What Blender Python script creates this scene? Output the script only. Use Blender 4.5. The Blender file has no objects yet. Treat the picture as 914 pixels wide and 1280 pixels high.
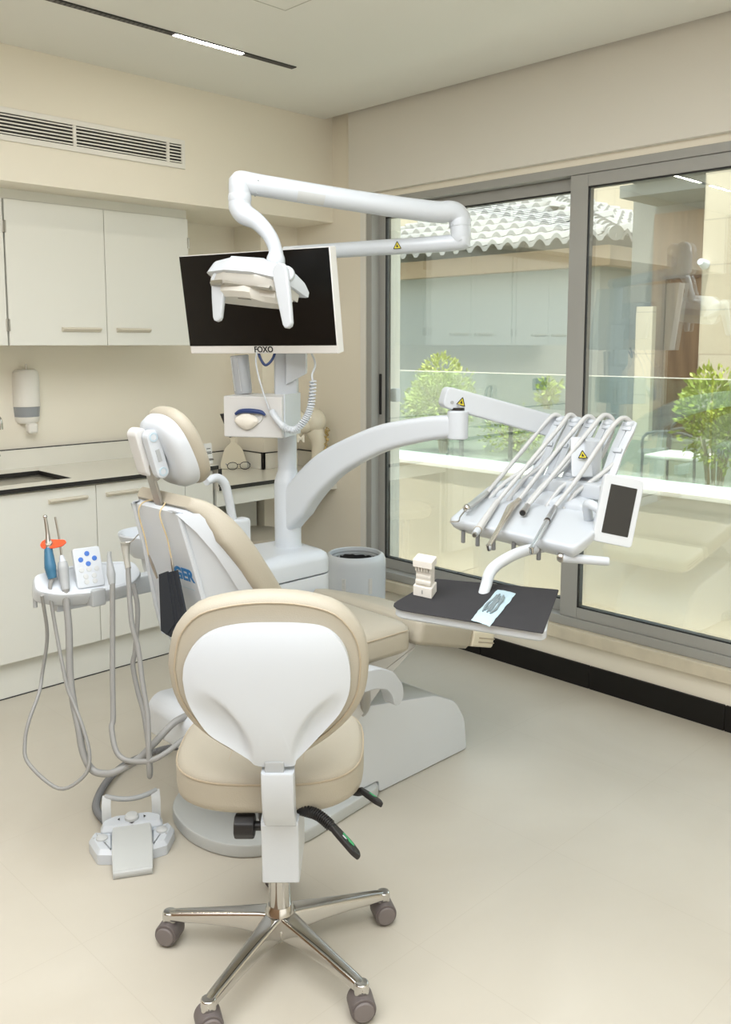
import bpy, bmesh, math, random
from mathutils import Vector, Matrix, Euler
random.seed(7)
scene = bpy.context.scene
COL = scene.collection
R = math.radians

# ------------------------------------------------------------------ camera, world, lights, exposure
cam_d = bpy.data.cameras.new('camera')
cam = bpy.data.objects.new('camera', cam_d)
COL.objects.link(cam)
cam.location = (0, 0, 1.45)
cam.rotation_euler = (R(90 - 6.635), 0, R(45.44 - 90))
cam_d.sensor_width = 36.0
cam_d.lens = 36.0 * 1112.0 / 1280.0
cam_d.shift_y = -80.0 / 1280.0
cam_d.clip_start = 0.02
cam_d.clip_end = 200
scene.camera = cam

scene.view_settings.view_transform = 'Standard'
scene.view_settings.look = 'None'
scene.view_settings.gamma = 1.0
scene.view_settings.use_curve_mapping = False
scene.view_settings.exposure = 0.20
scene.cycles.max_bounces = 10
scene.cycles.transparent_max_bounces = 16
scene.cycles.sample_clamp_indirect = 6.0

world = bpy.data.worlds.new('sky')
scene.world = world
world.use_nodes = True
wn = world.node_tree.nodes
wn.clear()
w_out = wn.new('ShaderNodeOutputWorld')
w_bg = wn.new('ShaderNodeBackground')
w_ramp = wn.new('ShaderNodeValToRGB')
w_geo = wn.new('ShaderNodeTexCoord')
w_sep = wn.new('ShaderNodeSeparateXYZ')
world.node_tree.links.new(w_geo.outputs['Generated'], w_sep.inputs[0])
world.node_tree.links.new(w_sep.outputs['Z'], w_ramp.inputs['Fac'])
w_ramp.color_ramp.elements[0].position = 0.0
w_ramp.color_ramp.elements[0].color = (1.0, 0.97, 0.90, 1)
w_ramp.color_ramp.elements[1].position = 0.55
w_ramp.color_ramp.elements[1].color = (0.72, 0.84, 1.0, 1)
world.node_tree.links.new(w_ramp.outputs['Color'], w_bg.inputs['Color'])
w_bg.inputs['Strength'].default_value = 2.0
world.node_tree.links.new(w_bg.outputs[0], w_out.inputs['Surface'])


def light(name, kind, loc, energy, color=(1, 1, 1), size=None, size_y=None, aim=None):
    d = bpy.data.lights.new(name, kind)
    d.energy = energy
    d.color = color
    if kind == 'AREA':
        d.shape = 'RECTANGLE'
        d.size = size
        d.size_y = size_y or size
    o = bpy.data.objects.new(name, d)
    COL.objects.link(o)
    o.location = loc
    if aim is not None:
        o.rotation_euler = Vector(aim).to_track_quat('-Z', 'Y').to_euler()
    return o


sun = light('sun', 'SUN', (0, 0, 8), 8.5, (1.0, 0.96, 0.88), aim=(0.19, 0.09, -0.977))
sun.data.angle = R(1.0)
light('ceiling_fill', 'AREA', (0.20, 1.00, 2.585), 104, (0.95, 0.975, 1.0), 3.0, 2.6, aim=(0, 0, -1))  # added overhead fill for the whole room
light('rear_fill', 'AREA', (0.6, -1.27, 1.5), 9, (0.95, 0.975, 1.0), 2.8, 1.8, aim=(0, 1, 0))  # added fill from behind the camera; the rear wall has no window

# ------------------------------------------------------------------ materials
M = {}


def mat(name, col, rough=0.5, metal=0.0, noise=0.0, nscale=8.0, bump=0.0, bscale=60.0, spec=0.5, coat=0.0, trans=0.0):
    m = bpy.data.materials.new(name)
    m.use_nodes = True
    nt = m.node_tree
    b = nt.nodes['Principled BSDF']
    b.inputs['Base Color'].default_value = (*col, 1)
    b.inputs['Roughness'].default_value = rough
    b.inputs['Metallic'].default_value = metal
    b.inputs['Specular IOR Level'].default_value = spec
    b.inputs['Coat Weight'].default_value = coat
    b.inputs['Transmission Weight'].default_value = trans
    tc = nt.nodes.new('ShaderNodeTexCoord')
    if noise > 0:
        n = nt.nodes.new('ShaderNodeTexNoise')
        n.inputs['Scale'].default_value = nscale
        n.inputs['Detail'].default_value = 5
        nt.links.new(tc.outputs['Object'], n.inputs['Vector'])
        mix = nt.nodes.new('ShaderNodeMix')
        mix.data_type = 'RGBA'
        mix.inputs[6].default_value = (*[c * (1 - noise) for c in col], 1)
        mix.inputs[7].default_value = (*[min(1, c * (1 + noise)) for c in col], 1)
        nt.links.new(n.outputs['Fac'], mix.inputs[0])
        nt.links.new(mix.outputs[2], b.inputs['Base Color'])
    if bump > 0:
        n2 = nt.nodes.new('ShaderNodeTexNoise')
        n2.inputs['Scale'].default_value = bscale
        n2.inputs['Detail'].default_value = 4
        nt.links.new(tc.outputs['Object'], n2.inputs['Vector'])
        bp = nt.nodes.new('ShaderNodeBump')
        bp.inputs['Strength'].default_value = bump
        bp.inputs['Distance'].default_value = 0.002
        nt.links.new(n2.outputs['Fac'], bp.inputs['Height'])
        nt.links.new(bp.outputs['Normal'], b.inputs['Normal'])
    M[name] = m
    return m


mat('wall', (0.86, 0.81, 0.69), 0.75, noise=0.015, nscale=2.0, bump=0.05, bscale=120)
mat('wall_grey', (0.78, 0.755, 0.685), 0.75, noise=0.015, nscale=2.0)
mat('ceiling', (0.82, 0.815, 0.755), 0.85, noise=0.01, nscale=2.0)
mat('cabinet', (0.77, 0.77, 0.71), 0.35, noise=0.01, nscale=3.0)
mat('cabinet_dark', (0.50, 0.49, 0.42), 0.5, noise=0.02)
mat('handle_beige', (0.70, 0.65, 0.54), 0.4, metal=0.0, noise=0.02)
mat('counter', (0.78, 0.76, 0.68), 0.25, noise=0.015, nscale=10)
mat('black_edge', (0.012, 0.011, 0.010), 0.4, noise=0.1)
mat('black_tile', (0.010, 0.009, 0.008), 0.55, noise=0.2, nscale=12, spec=0.25)
mat('grout', (0.30, 0.28, 0.24), 0.8, noise=0.05)
mat('alu', (0.37, 0.37, 0.35), 0.45, metal=0.0, noise=0.02)
mat('alu_dark', (0.13, 0.125, 0.115), 0.5, metal=0.2, noise=0.03)
mat('gasket', (0.012, 0.012, 0.012), 0.6, noise=0.1)
mat('white_trim', (0.82, 0.80, 0.74), 0.5, noise=0.01)
mat('stone_sill', (0.66, 0.60, 0.47), 0.4, noise=0.16, nscale=14)
mat('plastic', (0.605, 0.645, 0.69), 0.32, noise=0.008, nscale=4, coat=0.15)
mat('plastic_cool', (0.67, 0.705, 0.74), 0.35, noise=0.01, coat=0.15)
mat('plastic_warm', (0.65, 0.65, 0.64), 0.4, noise=0.01)
mat('grey_plate', (0.53, 0.55, 0.54), 0.45, noise=0.02)
mat('grey_plastic', (0.42, 0.44, 0.45), 0.45, noise=0.02)
mat('handle_grey', (0.55, 0.58, 0.61), 0.4, noise=0.02)
mat('grey_light', (0.58, 0.60, 0.60), 0.45, noise=0.02)
mat('hose', (0.30, 0.30, 0.29), 0.45, noise=0.04)
mat('hose_light', (0.60, 0.61, 0.61), 0.4, noise=0.03)
mat('hose_dark', (0.20, 0.205, 0.21), 0.5, noise=0.05)
mat('hose_head', (0.40, 0.39, 0.345), 0.45, noise=0.03)
mat('leather', (0.43, 0.392, 0.315), 0.48, noise=0.03, nscale=6, bump=0.25, bscale=350)
mat('leather_dark', (0.43, 0.36, 0.26), 0.5, noise=0.03)
mat('stitch', (0.36, 0.30, 0.21), 0.7, noise=0.05)
mat('chrome', (0.60, 0.59, 0.57), 0.14, metal=1.0, noise=0.01)
mat('steel', (0.50, 0.48, 0.44), 0.33, metal=1.0, noise=0.03)
mat('bar_metal', (0.40, 0.39, 0.37), 0.28, metal=0.9, noise=0.02)
mat('champagne', (0.62, 0.54, 0.42), 0.25, metal=0.9, noise=0.02)
mat('caster', (0.135, 0.115, 0.112), 0.5, noise=0.04)
mat('caster_face', (0.20, 0.175, 0.17), 0.5, noise=0.03)
mat('black', (0.013, 0.012, 0.012), 0.45, noise=0.1)
mat('screen', (0.006, 0.0055, 0.005), 0.25, noise=0.05, spec=0.35)
mat('screen_small', (0.022, 0.021, 0.018), 0.2, noise=0.05, spec=0.4)
mat('bezel', (0.80, 0.79, 0.77), 0.4, noise=0.01)
mat('orange', (0.82, 0.075, 0.010), 0.35, noise=0.02)
mat('blue', (0.045, 0.16, 0.27), 0.4, noise=0.05)
mat('navy', (0.020, 0.045, 0.16), 0.35, noise=0.05)
mat('logo_blue', (0.010, 0.18, 0.46), 0.5, noise=0.02)
mat('button_blue', (0.055, 0.17, 0.55), 0.4, noise=0.02)
mat('ring_blue', (0.48, 0.60, 0.68), 0.4, noise=0.02)
mat('yellow', (0.72, 0.60, 0.03), 0.5, noise=0.02)
mat('green_mark', (0.05, 0.35, 0.14), 0.5, noise=0.02)
mat('paper_black', (0.040, 0.039, 0.042), 0.85, noise=0.06, nscale=20, bump=0.2, bscale=40, spec=0.2)
mat('cloth_black', (0.018, 0.022, 0.030), 0.85, noise=0.15, nscale=25)
mat('pouch_blue', (0.50, 0.66, 0.74), 0.3, noise=0.12, nscale=30, bump=0.4, bscale=90)
mat('pouch_grey', (0.20, 0.25, 0.27), 0.4, noise=0.4, nscale=45)
mat('plaster', (0.78, 0.75, 0.69), 0.6, noise=0.05, nscale=30, bump=0.2, bscale=90)
mat('bag_black', (0.008, 0.008, 0.009), 0.35, noise=0.2, nscale=30, bump=0.8, bscale=40)
mat('cord_beige', (0.62, 0.50, 0.30), 0.6, noise=0.1, nscale=80)
mat('gold', (0.55, 0.42, 0.19), 0.35, metal=0.7, noise=0.2, nscale=60)
mat('ivory', (0.80, 0.74, 0.60), 0.3, noise=0.10, nscale=18, coat=0.4)
mat('cream_board', (0.79, 0.73, 0.58), 0.4, noise=0.02)
mat('cup_grey', (0.40, 0.42, 0.44), 0.25, noise=0.03)
mat('gauze', (0.80, 0.76, 0.68), 0.85, noise=0.05, nscale=40, bump=0.5, bscale=60)
mat('lens', (0.50, 0.485, 0.44), 0.12, noise=0.03, coat=0.5)
mat('lamp_under', (0.70, 0.685, 0.63), 0.45, noise=0.02)
mat('wood', (0.23, 0.125, 0.060), 0.5, noise=0.1)
mat('wood_dark', (0.13, 0.065, 0.030), 0.5, noise=0.1)
mat('eave_wood', (0.30, 0.195, 0.095), 0.6, noise=0.15, nscale=3)
mat('roof_tile', (0.31, 0.305, 0.29), 0.75, noise=0.08, nscale=3)
mat('travertine', (0.56, 0.50, 0.39), 0.7, noise=0.05, nscale=3.2, bump=0.15, bscale=25)
mat('coping', (0.84, 0.81, 0.72), 0.7, noise=0.02)
mat('stone_block', (0.66, 0.57, 0.42), 0.8, noise=0.10, nscale=2.5)
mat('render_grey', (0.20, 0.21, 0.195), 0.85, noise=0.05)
mat('house_wall', (0.34, 0.37, 0.35), 0.85, noise=0.05)
mat('ground', (0.13, 0.145, 0.10), 0.95, noise=0.25, nscale=3)
mat('leaf', (0.40, 0.46, 0.07), 0.5, noise=0.45, nscale=9)
mat('leaf_light', (0.46, 0.52, 0.13), 0.5, noise=0.35, nscale=9)
mat('stem', (0.42, 0.33, 0.18), 0.8, noise=0.1)
mat('soap_window', (0.30, 0.32, 0.34), 0.3, noise=0.05)
mat('text_black', (0.015, 0.015, 0.015), 0.6, noise=0.05)
mat('letter_cream', (0.92, 0.88, 0.75), 0.4, noise=0.01)
mat('socket_grey', (0.10, 0.105, 0.11), 0.4, noise=0.05)
mat('card_white', (0.84, 0.84, 0.82), 0.6, noise=0.01)


def emis(name, col, s):
    m = bpy.data.materials.new(name)
    m.use_nodes = True
    nt = m.node_tree
    nt.nodes.clear()
    o = nt.nodes.new('ShaderNodeOutputMaterial')
    e = nt.nodes.new('ShaderNodeEmission')
    e.inputs['Color'].default_value = (*col, 1)
    e.inputs['Strength'].default_value = s
    nt.links.new(e.outputs[0], o.inputs['Surface'])
    M[name] = m


emis('led', (1.0, 0.92, 0.79), 45.0)


def glassmat(name, tint, refl, rough=0.0):
    m = bpy.data.materials.new(name)
    m.use_nodes = True
    nt = m.node_tree
    nt.nodes.clear()
    o = nt.nodes.new('ShaderNodeOutputMaterial')
    t = nt.nodes.new('ShaderNodeBsdfTransparent')
    t.inputs['Color'].default_value = (*tint, 1)
    g = nt.nodes.new('ShaderNodeBsdfGlossy')
    g.inputs['Roughness'].default_value = rough
    g.inputs['Color'].default_value = (0.95, 1.0, 0.985, 1)
    mx = nt.nodes.new('ShaderNodeMixShader')
    mx.inputs[0].default_value = refl
    nt.links.new(t.outputs[0], mx.inputs[1])
    nt.links.new(g.outputs[0], mx.inputs[2])
    nt.links.new(mx.outputs[0], o.inputs['Surface'])
    M[name] = m


glassmat('window_glass', (0.95, 0.98, 0.97), 0.24)
glassmat('rail_glass', (0.85, 0.92, 0.90), 0.07)
glassmat('clear_plastic', (0.90, 0.91, 0.92), 0.10, 0.1)
glassmat('spectacle', (0.95, 0.96, 0.97), 0.06)


def floor_mat():
    m = mat('floor', (0.70, 0.635, 0.505), 0.42, spec=0.35)
    nt = m.node_tree
    b = nt.nodes['Principled BSDF']
    geo = nt.nodes.new('ShaderNodeNewGeometry')
    sep = nt.nodes.new('ShaderNodeSeparateXYZ')
    nt.links.new(geo.outputs['Position'], sep.inputs[0])
    lines = []
    for ax, off in (('X', 2.66), ('Y', 1.34)):
        a = nt.nodes.new('ShaderNodeMath'); a.operation = 'SUBTRACT'; a.inputs[1].default_value = off - 0.58 * 40
        nt.links.new(sep.outputs[ax], a.inputs[0])
        d = nt.nodes.new('ShaderNodeMath'); d.operation = 'PINGPONG'; d.inputs[1].default_value = 0.29
        nt.links.new(a.outputs[0], d.inputs[0])
        l = nt.nodes.new('ShaderNodeMath'); l.operation = 'LESS_THAN'; l.inputs[1].default_value = 0.0011
        nt.links.new(d.outputs[0], l.inputs[0])
        lines.append(l)
    mx = nt.nodes.new('ShaderNodeMath'); mx.operation = 'MAXIMUM'
    nt.links.new(lines[0].outputs[0], mx.inputs[0]); nt.links.new(lines[1].outputs[0], mx.inputs[1])
    n1 = nt.nodes.new('ShaderNodeTexNoise'); n1.inputs['Scale'].default_value = 1.6; n1.inputs['Detail'].default_value = 8
    n1.inputs['Distortion'].default_value = 1.2
    nt.links.new(geo.outputs['Position'], n1.inputs['Vector'])
    rp = nt.nodes.new('ShaderNodeValToRGB')
    rp.color_ramp.elements[0].position = 0.3
    rp.color_ramp.elements[0].color = (0.535, 0.495, 0.415, 1)
    rp.color_ramp.elements[1].position = 0.7
    rp.color_ramp.elements[1].color = (0.585, 0.548, 0.468, 1)
    nt.links.new(n1.outputs['Fac'], rp.inputs['Fac'])
    mc = nt.nodes.new('ShaderNodeMix'); mc.data_type = 'RGBA'
    sc = nt.nodes.new('ShaderNodeMath'); sc.operation = 'MULTIPLY'; sc.inputs[1].default_value = 0.16
    nt.links.new(mx.outputs[0], sc.inputs[0])
    nt.links.new(sc.outputs[0], mc.inputs[0])
    nt.links.new(rp.outputs['Color'], mc.inputs[6])
    mc.inputs[7].default_value = (0.36, 0.31, 0.23, 1)
    nt.links.new(mc.outputs[2], b.inputs['Base Color'])


floor_mat()


def wood_mat(name, c1, c2):
    m = M[name]
    nt = m.node_tree
    b = nt.nodes['Principled BSDF']
    geo = nt.nodes.new('ShaderNodeNewGeometry')
    mp = nt.nodes.new('ShaderNodeMapping')
    mp.inputs['Scale'].default_value = (7, 7, 0.6)
    nt.links.new(geo.outputs['Position'], mp.inputs['Vector'])
    n1 = nt.nodes.new('ShaderNodeTexNoise'); n1.inputs['Scale'].default_value = 2.2; n1.inputs['Detail'].default_value = 6
    nt.links.new(mp.outputs[0], n1.inputs['Vector'])
    rp = nt.nodes.new('ShaderNodeValToRGB')
    rp.color_ramp.elements[0].position = 0.35
    rp.color_ramp.elements[0].color = (*c1, 1)
    rp.color_ramp.elements[1].position = 0.65
    rp.color_ramp.elements[1].color = (*c2, 1)
    nt.links.new(n1.outputs['Fac'], rp.inputs['Fac'])
    nt.links.new(rp.outputs['Color'], b.inputs['Base Color'])


wood_mat('wood', (0.17, 0.095, 0.048), (0.28, 0.165, 0.085))


def stone_joints(name, sx, sz, dark):
    m = M[name]
    nt = m.node_tree
    b = nt.nodes['Principled BSDF']
    src = b.inputs['Base Color'].links[0].from_socket
    geo = nt.nodes.new('ShaderNodeNewGeometry')
    sep = nt.nodes.new('ShaderNodeSeparateXYZ')
    nt.links.new(geo.outputs['Position'], sep.inputs[0])
    cmb = nt.nodes.new('ShaderNodeCombineXYZ')
    ad = nt.nodes.new('ShaderNodeMath'); ad.operation = 'ADD'
    nt.links.new(sep.outputs['X'], ad.inputs[0]); nt.links.new(sep.outputs['Y'], ad.inputs[1])
    nt.links.new(ad.outputs[0], cmb.inputs[0]); nt.links.new(sep.outputs['Z'], cmb.inputs[1])
    br = nt.nodes.new('ShaderNodeTexBrick')
    br.inputs['Scale'].default_value = 1.0
    br.inputs['Brick Width'].default_value = sx
    br.inputs['Row Height'].default_value = sz
    br.inputs['Mortar Size'].default_value = 0.006
    br.inputs['Color1'].default_value = (1, 1, 1, 1)
    br.inputs['Color2'].default_value = (0.93, 0.92, 0.90, 1)
    br.inputs['Mortar'].default_value = (dark, dark, dark, 1)
    nt.links.new(cmb.outputs[0], br.inputs['Vector'])
    mx = nt.nodes.new('ShaderNodeMix'); mx.data_type = 'RGBA'; mx.blend_type = 'MULTIPLY'
    mx.inputs[0].default_value = 1.0
    nt.links.new(src, mx.inputs[6]); nt.links.new(br.outputs['Color'], mx.inputs[7])
    nt.links.new(mx.outputs[2], b.inputs['Base Color'])


stone_joints('stone_block', 0.9, 0.45, 0.7)

# ------------------------------------------------------------------ mesh helpers
WM = {}


def V(*a):
    return Vector(a[0]) if len(a) == 1 else Vector(a)


def basis(n, hint=(0, 0, 1)):
    n = V(n).normalized()
    h = V(hint)
    if abs(n.dot(h.normalized())) > 0.98:
        h = V((1, 0, 0))
    u = h.cross(n).normalized()
    v = n.cross(u).normalized()
    return u, v, n


def crom(pts, k=6):
    P = [V(p) for p in pts]
    if len(P) < 3:
        return P
    out = []
    for i in range(len(P) - 1):
        p0 = P[i - 1] if i > 0 else P[i] * 2 - P[i + 1]
        p1, p2 = P[i], P[i + 1]
        p3 = P[i + 2] if i + 2 < len(P) else P[i + 1] * 2 - P[i]
        for j in range(k):
            t = j / k
            out.append(0.5 * ((2 * p1) + (p2 - p0) * t + (2 * p0 - 5 * p1 + 4 * p2 - p3) * t * t + (3 * p1 - p0 - 3 * p2 + p3) * t ** 3))
    out.append(P[-1])
    return out


def inset2(poly, d):
    n = len(poly)
    area = sum(poly[i][0] * poly[(i + 1) % n][1] - poly[(i + 1) % n][0] * poly[i][1] for i in range(n))
    s = 1 if area > 0 else -1
    out = []
    for i in range(n):
        a, b, c = Vector(poly[i - 1]), Vector(poly[i]), Vector(poly[(i + 1) % n])
        e1 = (b - a); e2 = (c - b)
        e1 = e1.normalized() if e1.length > 1e-9 else e2.normalized()
        e2 = e2.normalized() if e2.length > 1e-9 else e1
        n1 = Vector((-e1.y, e1.x)) * s; n2 = Vector((-e2.y, e2.x)) * s
        m = n1 + n2
        m = m.normalized() if m.length > 1e-6 else n1
        k = 1.0 / max(0.5, m.dot(n1))
        out.append(tuple(b + m * d * k))
    return out


def rpoly(pts, r, seg=5):
    """2D polygon with its corners rounded; r is a number or one per corner."""
    n = len(pts)
    out = []
    for i in range(n):
        a, b, c = Vector(pts[i - 1]), Vector(pts[i]), Vector(pts[(i + 1) % n])
        rr = r[i] if isinstance(r, (list, tuple)) else r
        da, dc = (a - b), (c - b)
        la, lc = da.length, dc.length
        d = min(rr, la * 0.49, lc * 0.49)
        if d < 1e-6:
            out.append(tuple(b)); continue
        p, q = b + da / la * d, b + dc / lc * d
        for j in range(seg + 1):
            t = j / seg
            out.append(tuple((1 - t) ** 2 * p + 2 * t * (1 - t) * b + t * t * q))
    return out


def rrect(w, h, r, seg=5):
    return rpoly([(-w / 2, -h / 2), (w / 2, -h / 2), (w / 2, h / 2), (-w / 2, h / 2)], r, seg)


def superell(a, b, n=2.5, k=40):
    out = []
    for i in range(k):
        t = 2 * math.pi * i / k
        c, s = math.cos(t), math.sin(t)
        out.append((a * math.copysign(abs(c) ** (2 / n), c), b * math.copysign(abs(s) ** (2 / n), s)))
    return out


class MB:
    def __init__(self):
        self.bm = bmesh.new()

    def faces_from(self, rings, closed=True, cap0=True, cap1=True):
        bm = self.bm
        vr = [[bm.verts.new(p) for p in r] for r in rings]
        for a, b in zip(vr[:-1], vr[1:]):
            n = len(a)
            for i in range(n if closed else n - 1):
                j = (i + 1) % n
                try:
                    bm.faces.new((a[i], a[j], b[j], b[i]))
                except ValueError:
                    pass
        if cap0 and len(vr[0]) > 2:
            bm.faces.new(list(reversed(vr[0])))
        if cap1 and len(vr[-1]) > 2:
            bm.faces.new(vr[-1])
        return self

    loft = faces_from

    def box(self, lo, hi, bev=0.0, seg=2, mtx=None):
        lo, hi = V(lo), V(hi)
        tmp = bmesh.new()
        bmesh.ops.create_cube(tmp, size=1.0)
        for v in tmp.verts:
            v.co = Vector([(lo[k] + hi[k]) / 2 + v.co[k] * (hi[k] - lo[k]) for k in range(3)])
        if bev > 0:
            bev = min(bev, 0.49 * min(hi[k] - lo[k] for k in range(3)))
            bmesh.ops.bevel(tmp, geom=list(tmp.edges), offset=bev, segments=seg, profile=0.5, affect='EDGES')
        return self.merge(tmp, mtx)

    def merge(self, tmp, mtx=None):
        idx = {}
        for v in tmp.verts:
            idx[v.index if False else v] = self.bm.verts.new(mtx @ v.co if mtx is not None else v.co)
        for f in tmp.faces:
            try:
                self.bm.faces.new([idx[v] for v in f.verts])
            except ValueError:
                pass
        tmp.free()
        return self

    def obox(self, c, u, v, n, su, sv, sn, bev=0.0, seg=2):
        u, v, n = V(u).normalized(), V(v).normalized(), V(n).normalized()
        m = Matrix(((u.x, v.x, n.x, c[0]), (u.y, v.y, n.y, c[1]), (u.z, v.z, n.z, c[2]), (0, 0, 0, 1)))
        return self.box((-su / 2, -sv / 2, -sn / 2), (su / 2, sv / 2, sn / 2), bev, seg, m)

    def ring(self, c, u, v, r, seg):
        return [c + u * (r * math.cos(2 * math.pi * i / seg)) + v * (r * math.sin(2 * math.pi * i / seg)) for i in range(seg)]

    def cyl(self, p0, p1, r0, r1=None, seg=24, bev=0.0):
        p0, p1 = V(p0), V(p1)
        r1 = r0 if r1 is None else r1
        u, v, n = basis(p1 - p0)
        if bev > 0:
            b = min(bev, (p1 - p0).length * 0.45, r0 * 0.9, r1 * 0.9)
            st = [(p0, r0 - b), (p0 + n * b * 0.3, r0 - b * 0.3), (p0 + n * b, r0), (p1 - n * b, r1), (p1 - n * b * 0.3, r1 - b * 0.3), (p1, r1 - b)]
        else:
            st = [(p0, r0), (p1, r1)]
        return self.loft([self.ring(c, u, v, r, seg) for c, r in st])

    def tube(self, pts, r, seg=12, k=6, sq=None, up=(0, 0, 1)):
        """Sweep along a smooth path; r: number or list per control point; sq: 2D section (unit) instead of a circle."""
        P = crom(pts, k)
        n = len(P)
        if isinstance(r, (list, tuple)):
            rr = []
            m = len(r) - 1
            for i in range(n):
                t = i / max(1, n - 1) * m
                a = min(int(t), m - 1)
                rr.append(r[a] + (r[a + 1] - r[a]) * (t - a))
        else:
            rr = [r] * n
        T = []
        for i in range(n):
            d = P[min(i + 1, n - 1)] - P[max(i - 1, 0)]
            T.append(d.normalized() if d.length > 1e-9 else V((0, 0, 1)))
        u, v, _ = basis(T[0], up)
        rings = []
        for i in range(n):
            if i:
                q = T[i - 1].rotation_difference(T[i])
                u = (q @ u); u = (u - T[i] * u.dot(T[i])).normalized()
                v = T[i].cross(u)
            if sq:
                rings.append([P[i] + u * (a * rr[i]) + v * (b * rr[i]) for a, b in sq])
            else:
                rings.append(self.ring(P[i], u, v, rr[i], seg))
        return self.loft(rings)

    def lathe(self, prof, o, axis=(0, 0, 1), seg=32, cap=True):
        u, v, n = basis(axis)
        o = V(o)
        return self.loft([self.ring(o + n * z, u, v, max(r, 1e-4), seg) for r, z in prof], cap0=cap, cap1=cap)

    def pad(self, poly, o, u, v, n, prof):
        """Stack of inset copies of a 2D outline: prof = [(inset, height), ...]."""
        o, u, v, n = V(o), V(u), V(v), V(n)
        rings = []
        cx = sum(p[0] for p in poly) / len(poly)
        cy = sum(p[1] for p in poly) / len(poly)
        half = min(max(p[0] for p in poly) - min(p[0] for p in poly), max(p[1] for p in poly) - min(p[1] for p in poly)) / 2
        for d, h in prof:
            q = inset2(poly, min(d, .012)) if abs(d) > 1e-9 else poly
            if d > .012:      # beyond the corner radii: draw in towards the middle
                k = max(.02, 1 - (d - .012) / half)
                q = [(cx + (a - cx) * k, cy + (b - cy) * k) for a, b in q]
            rings.append([o + u * a + v * b + n * h for a, b in q])
        return self.loft(rings)

    def slab(self, poly, o, u, v, n, h, bev=0.0):
        if bev > 0:
            pr = [(bev, 0), (bev * 0.3, bev * 0.3), (0, bev), (0, h - bev), (bev * 0.3, h - bev * 0.3), (bev, h)]
        else:
            pr = [(0, 0), (0, h)]
        return self.pad(poly, o, u, v, n, pr)

    def sphere(self, c, r, sc=(1, 1, 1), seg=20, rings=12):
        c = V(c)
        rg = []
        for j in range(rings + 1):
            a = -math.pi / 2 + math.pi * j / rings
            rr = max(math.cos(a), 0.002)
            rg.append([c + V((r * sc[0] * rr * math.cos(2 * math.pi * i / seg), r * sc[1] * rr * math.sin(2 * math.pi * i / seg), r * sc[2] * math.sin(a))) for i in range(seg)])
        return self.loft(rg)

    def quad(self, *pts):
        self.bm.faces.new([self.bm.verts.new(V(p)) for p in pts])
        return self

    def build(self, name, m, parent=None, angle=38, local=False, weighted=True):
        bm = self.bm
        bmesh.ops.recalc_face_normals(bm, faces=list(bm.faces))
        me = bpy.data.meshes.new(name)
        bm.to_mesh(me)
        bm.free()
        if parent is not None and not local:
            me.transform(WM[parent].inverted())
        for p in me.polygons:
            p.use_smooth = True
        me.set_sharp_from_angle(angle=R(angle))
        mm = m if isinstance(m, (list, tuple)) else [m]
        for x in mm:
            me.materials.append(M[x])
        o = bpy.data.objects.new(name, me)
        COL.objects.link(o)
        if weighted:
            wmod = o.modifiers.new('weighted_normals', 'WEIGHTED_NORMAL')
            wmod.keep_sharp = True
        if parent is not None:
            o.parent = parent
            WM[o] = WM[parent]
        else:
            WM[o] = Matrix.Identity(4)
        return o


def thing(name, label, cat, loc=(0, 0, 0), rz=0.0, group=None):
    o = bpy.data.objects.new(name, None)
    o.empty_display_size = 0.05
    COL.objects.link(o)
    o.location = loc
    o.rotation_euler = (0, 0, rz)
    WM[o] = Matrix.Translation(V(loc)) @ Matrix.Rotation(rz, 4, 'Z')
    o['label'] = label
    o['category'] = cat
    if group:
        o['group'] = group
    return o


def tag(o, label, cat, group=None, kind=None):
    o['label'] = label
    o['category'] = cat
    if group:
        o['group'] = group
    if kind:
        o['kind'] = kind
    return o


def struct(o):
    o['kind'] = 'structure'
    return o


def dup(root, loc, rz=0.0, label=None, group=None):
    r = root.copy()
    COL.objects.link(r)
    r.location = loc
    r.rotation_euler = (0, 0, rz)
    if label:
        r['label'] = label
    if group:
        r['group'] = group
    for ch in list(root.children):
        c = ch.copy(); COL.objects.link(c); c.parent = r
        for g in list(ch.children):
            d = g.copy(); COL.objects.link(d); d.parent = c
    return r


def text_mesh(name, s, m, parent, o, u, v, n, size, depth=0.0008, align='CENTER', bold=0.0):
    """Lettering as a thin mesh lying on a surface (o: centre, u: reading direction, v: up)."""
    cu = bpy.data.curves.new(name, 'FONT')
    cu.body = s
    cu.size = size
    cu.align_x = align
    cu.align_y = 'CENTER'
    cu.extrude = depth
    cu.offset = bold
    tmp = bpy.data.objects.new(name + '_curve', cu)
    COL.objects.link(tmp)
    dg = bpy.context.evaluated_depsgraph_get()
    me = bpy.data.meshes.new_from_object(tmp.evaluated_get(dg))
    bpy.data.objects.remove(tmp)
    bpy.data.curves.remove(cu)
    u, v, n = V(u).normalized(), V(v).normalized(), V(n).normalized()
    o = V(o)
    me.transform(Matrix(((u.x, v.x, n.x, o.x), (u.y, v.y, n.y, o.y), (u.z, v.z, n.z, o.z), (0, 0, 0, 1))))
    if parent is not None:
        me.transform(WM[parent].inverted())
    me.materials.clear()
    me.materials.append(M[m])
    ob = bpy.data.objects.new(name, me)
    COL.objects.link(ob)
    if parent is not None:
        ob.parent = parent
        WM[ob] = WM[parent]
    return ob


X3, Y3, Z3 = V((1, 0, 0)), V((0, 1, 0)), V((0, 0, 1))
FH = V((0.7016, 0.7126, 0))     # the way the monitor, post and stool face away from
RH = V((0.7126, -0.7016, 0))


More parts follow.
